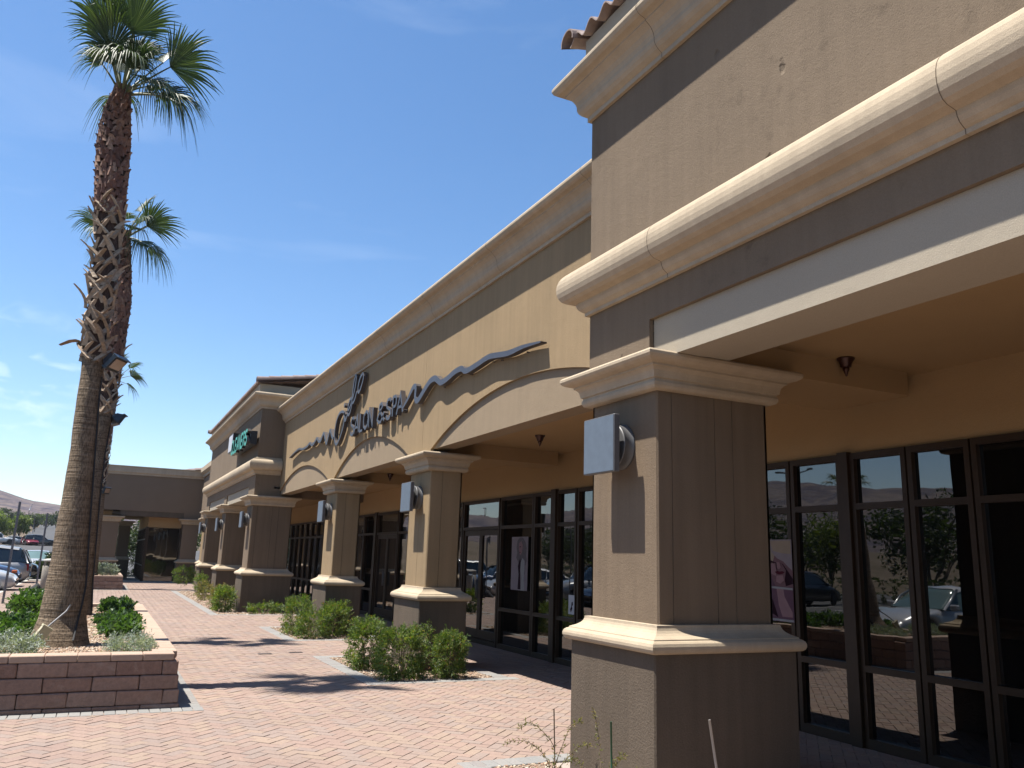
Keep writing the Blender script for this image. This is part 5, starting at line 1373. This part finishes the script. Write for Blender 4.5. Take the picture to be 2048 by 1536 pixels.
car('sedan', 'paint_navy', (-5.2, 27.4, G0), 0, 'navy car reflected next to the silver one in the salon glass')
car('sedan', 'paint_white', (-6.45, 13.9, G0), .10, 'white car reflected in the glass right of the nearest pillar', glass='pale_car_glass')
car('sedan', 'paint_grey', (-19.6, 33.5, G0), PI, 'grey car reflected in the salon door glass, across the lot')
car('suv', 'paint_black', (-19.6, 30.7, G0), PI, 'black car reflected above the silver car in the salon glass')
car('sedan', 'paint_tan', (-19.6, 42, G0), 0, 'tan car across the lot, reflected in the salon door glass')
car('suv', 'paint_white', (-19.6, 47.5, G0), 0, 'white car across the lot, reflected beside the tan one')
far = 148
car('pickup', 'paint_white', (-14.1, far-3, gz(far)), .05, 'white pickup truck in the distant row at the left edge', 'cars in the distant row')
car('sedan', 'paint_silver', (-12.2, far+4, gz(far)), .2, 'silver car in the distant row right of the pickup', 'cars in the distant row')
car('sedan', 'paint_red', (-10.4, far+3, gz(far)), -PI/2+.4, 'red car in the distant row', 'cars in the distant row')
car('suv', 'paint_black', (-8.9, far+3, gz(far)), .3, 'black car at the right end of the distant row', 'cars in the distant row')

# ================================================================ TREES, HEDGES, LAMP POSTS
def tree(x, y, z, h, rad, label, mat='tree_leaf', n=1500, leaf=.22, seed=1, group='trees beyond the parking lot', name='tree', trunk=.35):
    t = empty(name, (x, y, z), label, 'tree', group); r = np.random.default_rng(seed); rr = random.Random(seed)
    mb = MB(); zt = z+h*trunk
    mb.tube([(x, y, z-.2), (x+.05, y, z+h*trunk*.6), (x, y+.1, zt)], [.04*h*.6, .03*h*.6, .022*h*.6], 8)
    cl_ = []
    for i in range(11):
        a = rr.uniform(0, 2*PI); q = rr.uniform(.15, .72); zz_ = rr.uniform(.42, .86)*h
        p = Vector((x+math.cos(a)*rad*q, y+math.sin(a)*rad*q, z+zz_)); cl_.append((p, rad*rr.uniform(.30, .52)))
        mb.tube([(x, y+.1, zt-.1), tuple((Vector((x, y, zt))+p)/2+Vector((0, 0, .1*h*.3))), tuple(p)], [.012*h, .008*h, .003*h], 5)
    mb.build('trunk', 'bark', t)
    per = n//11; V = []; 
    for p, q in cl_:
        u = r.normal(size=(per, 3)); u /= np.linalg.norm(u, axis=1, keepdims=True)
        P = np.array(p)+u*q*(r.uniform(.2, 1, (per, 1))**.5)*np.array([1, 1, .7]); V.append(P)
    P = np.concatenate(V); d = r.normal(size=P.shape); s_ = leaf*r.uniform(.6, 1.3, len(P))
    V, F = leaflets(P, d, r.normal(size=P.shape), s_, s_*.7)
    npmesh('crown', V, F, mat, t)
def hedge(x0, y0, x1, y1, z, h, n, label, seed, leaf=.07, mat='dark_leaf'):
    shrub(((x0+x1)/2, (y0+y1)/2, z+h/2), ((x1-x0)/2, (y1-y0)/2, h/2), n, leaf, leaf*.5, label, mat, seed, 'hedges by the parking lot', 0, 'hedge', 'hedge', .9, 7, .2)
hedge(-3.2, 52.5, -.8, 54.0, -.15, .85, 1500, 'low dark hedge beyond the black parked car', 31, .09)
hedge(-2.95, 59.5, -1.2, 60.8, -.15, 1.25, 700, 'taller rounded hedge just left of the palm trunk', 32, .12)
tree(-15.6, 158, gz(158), 5.2, 3.2, 'bright green tree at the far left edge', 'tree_leaf_bright', 3200, .30, 41, trunk=.2)
tree(-12.6, 160, gz(163), 4.6, 2.6, 'bright green tree beside the one at the left edge', 'tree_leaf_bright', 2600, .30, 42, trunk=.2)
tree(-18.6, 166, gz(166), 6.5, 3.5, 'green tree behind the white pickup', 'tree_leaf_bright', 2600, .30, 40, trunk=.2)
rr_ = random.Random(9)
for i in range(16):
    y = 330+rr_.uniform(-30, 60); x = -.083*y+i*1.6+rr_.uniform(-.6, .6)-4
    tree(x, y, tz(y)-.6, rr_.uniform(4.5, 7.5), rr_.uniform(2.5, 3.8), 'one of the many dark green trees in the far belt below the hills', 'dark_leaf' if i % 3 else 'tree_leaf', 800, .5, 50+i, 'distant belt of trees below the hills', trunk=.15)
for i, (x, y, h) in enumerate([(-18.5, 262, 5.0), (-17.0, 262, 4.7)]):
    tree(x, y, tz(y)-.4, h, 2.2, ['tall dark tree, left of a pair under the hills', 'tall dark tree, right of a pair under the hills'][i], 'dark_leaf', 1200, .4, 80+i, 'pair of tall dark trees', trunk=.45)
# trees and palm across the lot, seen in the window reflections
rt_ = random.Random(4)
for i in range(18):
    x = -29-rt_.uniform(0, 7); y = 8+i*4.6+rt_.uniform(-1, 1)
    tree(x, y, -.15, rt_.uniform(4.6, 7.0), rt_.uniform(3.0, 4.0), 'one of the leafy trees across the lot, reflected in the shop windows', ['dark_leaf', 'tree_leaf', 'dark_leaf'][i % 3], 2600, .26, 90+i, 'trees across the lot reflected in the glass', trunk=.10)
hedge(-27.5, 6, -25.8, 80, -.15, 1.5, 2600, 'long dark hedge across the lot, reflected in the shop glass', 33, .16)
AXR = [(-24.6, 31.6, -.15, .26), (-24.6, 31.6, 5.6, .2), (-24.6, 31.6, 6.3, .12)]
FRR = [(math.cos(a), .5+.4*(i % 2), math.sin(a), .7, .8, .4, 0) for i, a in enumerate(np.arange(0, 6.2, .7))]
o_ = palm(AXR, 3.5, 4.6, 6.25, FRR, 'fan palm across the lot, reflected in the window right of the nearest pillar', .5, 6)
def lamp_post(x, y, z, h, label, arms=2, s_=1.):
    t = empty('street_lamp', (x, y, z), label, 'street lamp', 'lamp posts around the lot')
    mb = MB(); mb.tube([(x, y, z-.1), (x, y, z+h)], [.10*s_, .06*s_], 8); mb.build('pole', 'post_metal', t)
    for k_ in range(arms):
        d = (1 if k_ == 0 else -1)
        mb = MB(); mb.tube([(x, y, z+h-.2), (x, y+.8*d, z+h+.3), (x, y+1.8*d, z+h+.45)], .05*s_, 6); a_ = mb.build('arm', 'post_metal', t)
        mb = MB(); mb.bbox(x-.15*s_, y+1.8*d-.35*s_, z+h+.38, x+.15*s_, y+1.8*d+.35*s_, z+h+.52, .03); mb.build('lamp_head', 'lamp_metal', a_)
lamp_post(-41, 50.5, -.1, 9.6, 'double-armed lamp post across the lot, reflected in the near window')
lamp_post(-17.1, 215, tz(215), 4.0, 'thin dark pole rising in front of the far trees, leftmost', 0)
lamp_post(-16.3, 225, tz(225), 5.6, 'tall pole with a curved white lamp arm against the hills', 1)
mb = MB(); mb.tube([(-16.3, 225, tz(225)+5.6), (-16.1, 225, tz(225)+6.2), (-15.75, 225, tz(225)+7.1)], [.10, .10, .05], 6); wa_ = mb.build('white_arm', 'sign_white', [o for o in bpy.data.objects if o.get('label', '').startswith('tall pole with')][0])
lamp_post(-13.6, 205, tz(205), 4.0, 'short dark pole by the distant road', 0)

tree(1.2, 62, gz(62), 4.0, 2.6, 'green tree seen through the wing passage', 'dark_leaf', 3800, .18, 130, 'greenery beyond the wing passage', trunk=.2)
tree(4.2, 64, gz(64), 4.6, 3.0, 'leafy tree behind the wing, right of the one in the passage', 'dark_leaf', 3000, .2, 131, 'greenery beyond the wing passage', trunk=.2)
hedge(-1.2, 59.5, 4.8, 60.6, -.17, 1.6, 2600, 'low hedge seen through the wing passage', 34, .11)

# ---------------------------------------------------------------- air: pale haze that fades the far hills
k = NB('haze_air'); k.t.nodes.remove(k.b)
pv = k.t.nodes.new('ShaderNodeVolumePrincipled'); pv.inputs['Color'].default_value = (.80, .88, 1.0, 1); pv.inputs['Density'].default_value = .00012; pv.inputs['Anisotropy'].default_value = .2
k.t.links.new(pv.outputs['Volume'], k.o.inputs['Volume']); M['haze_air'] = k.m
mb = MB(); mb.box(-1560, -1560, -1.3, 1560, 1560, 150); hz = mb.build('haze', 'haze_air'); tag(hz, kind='stuff')
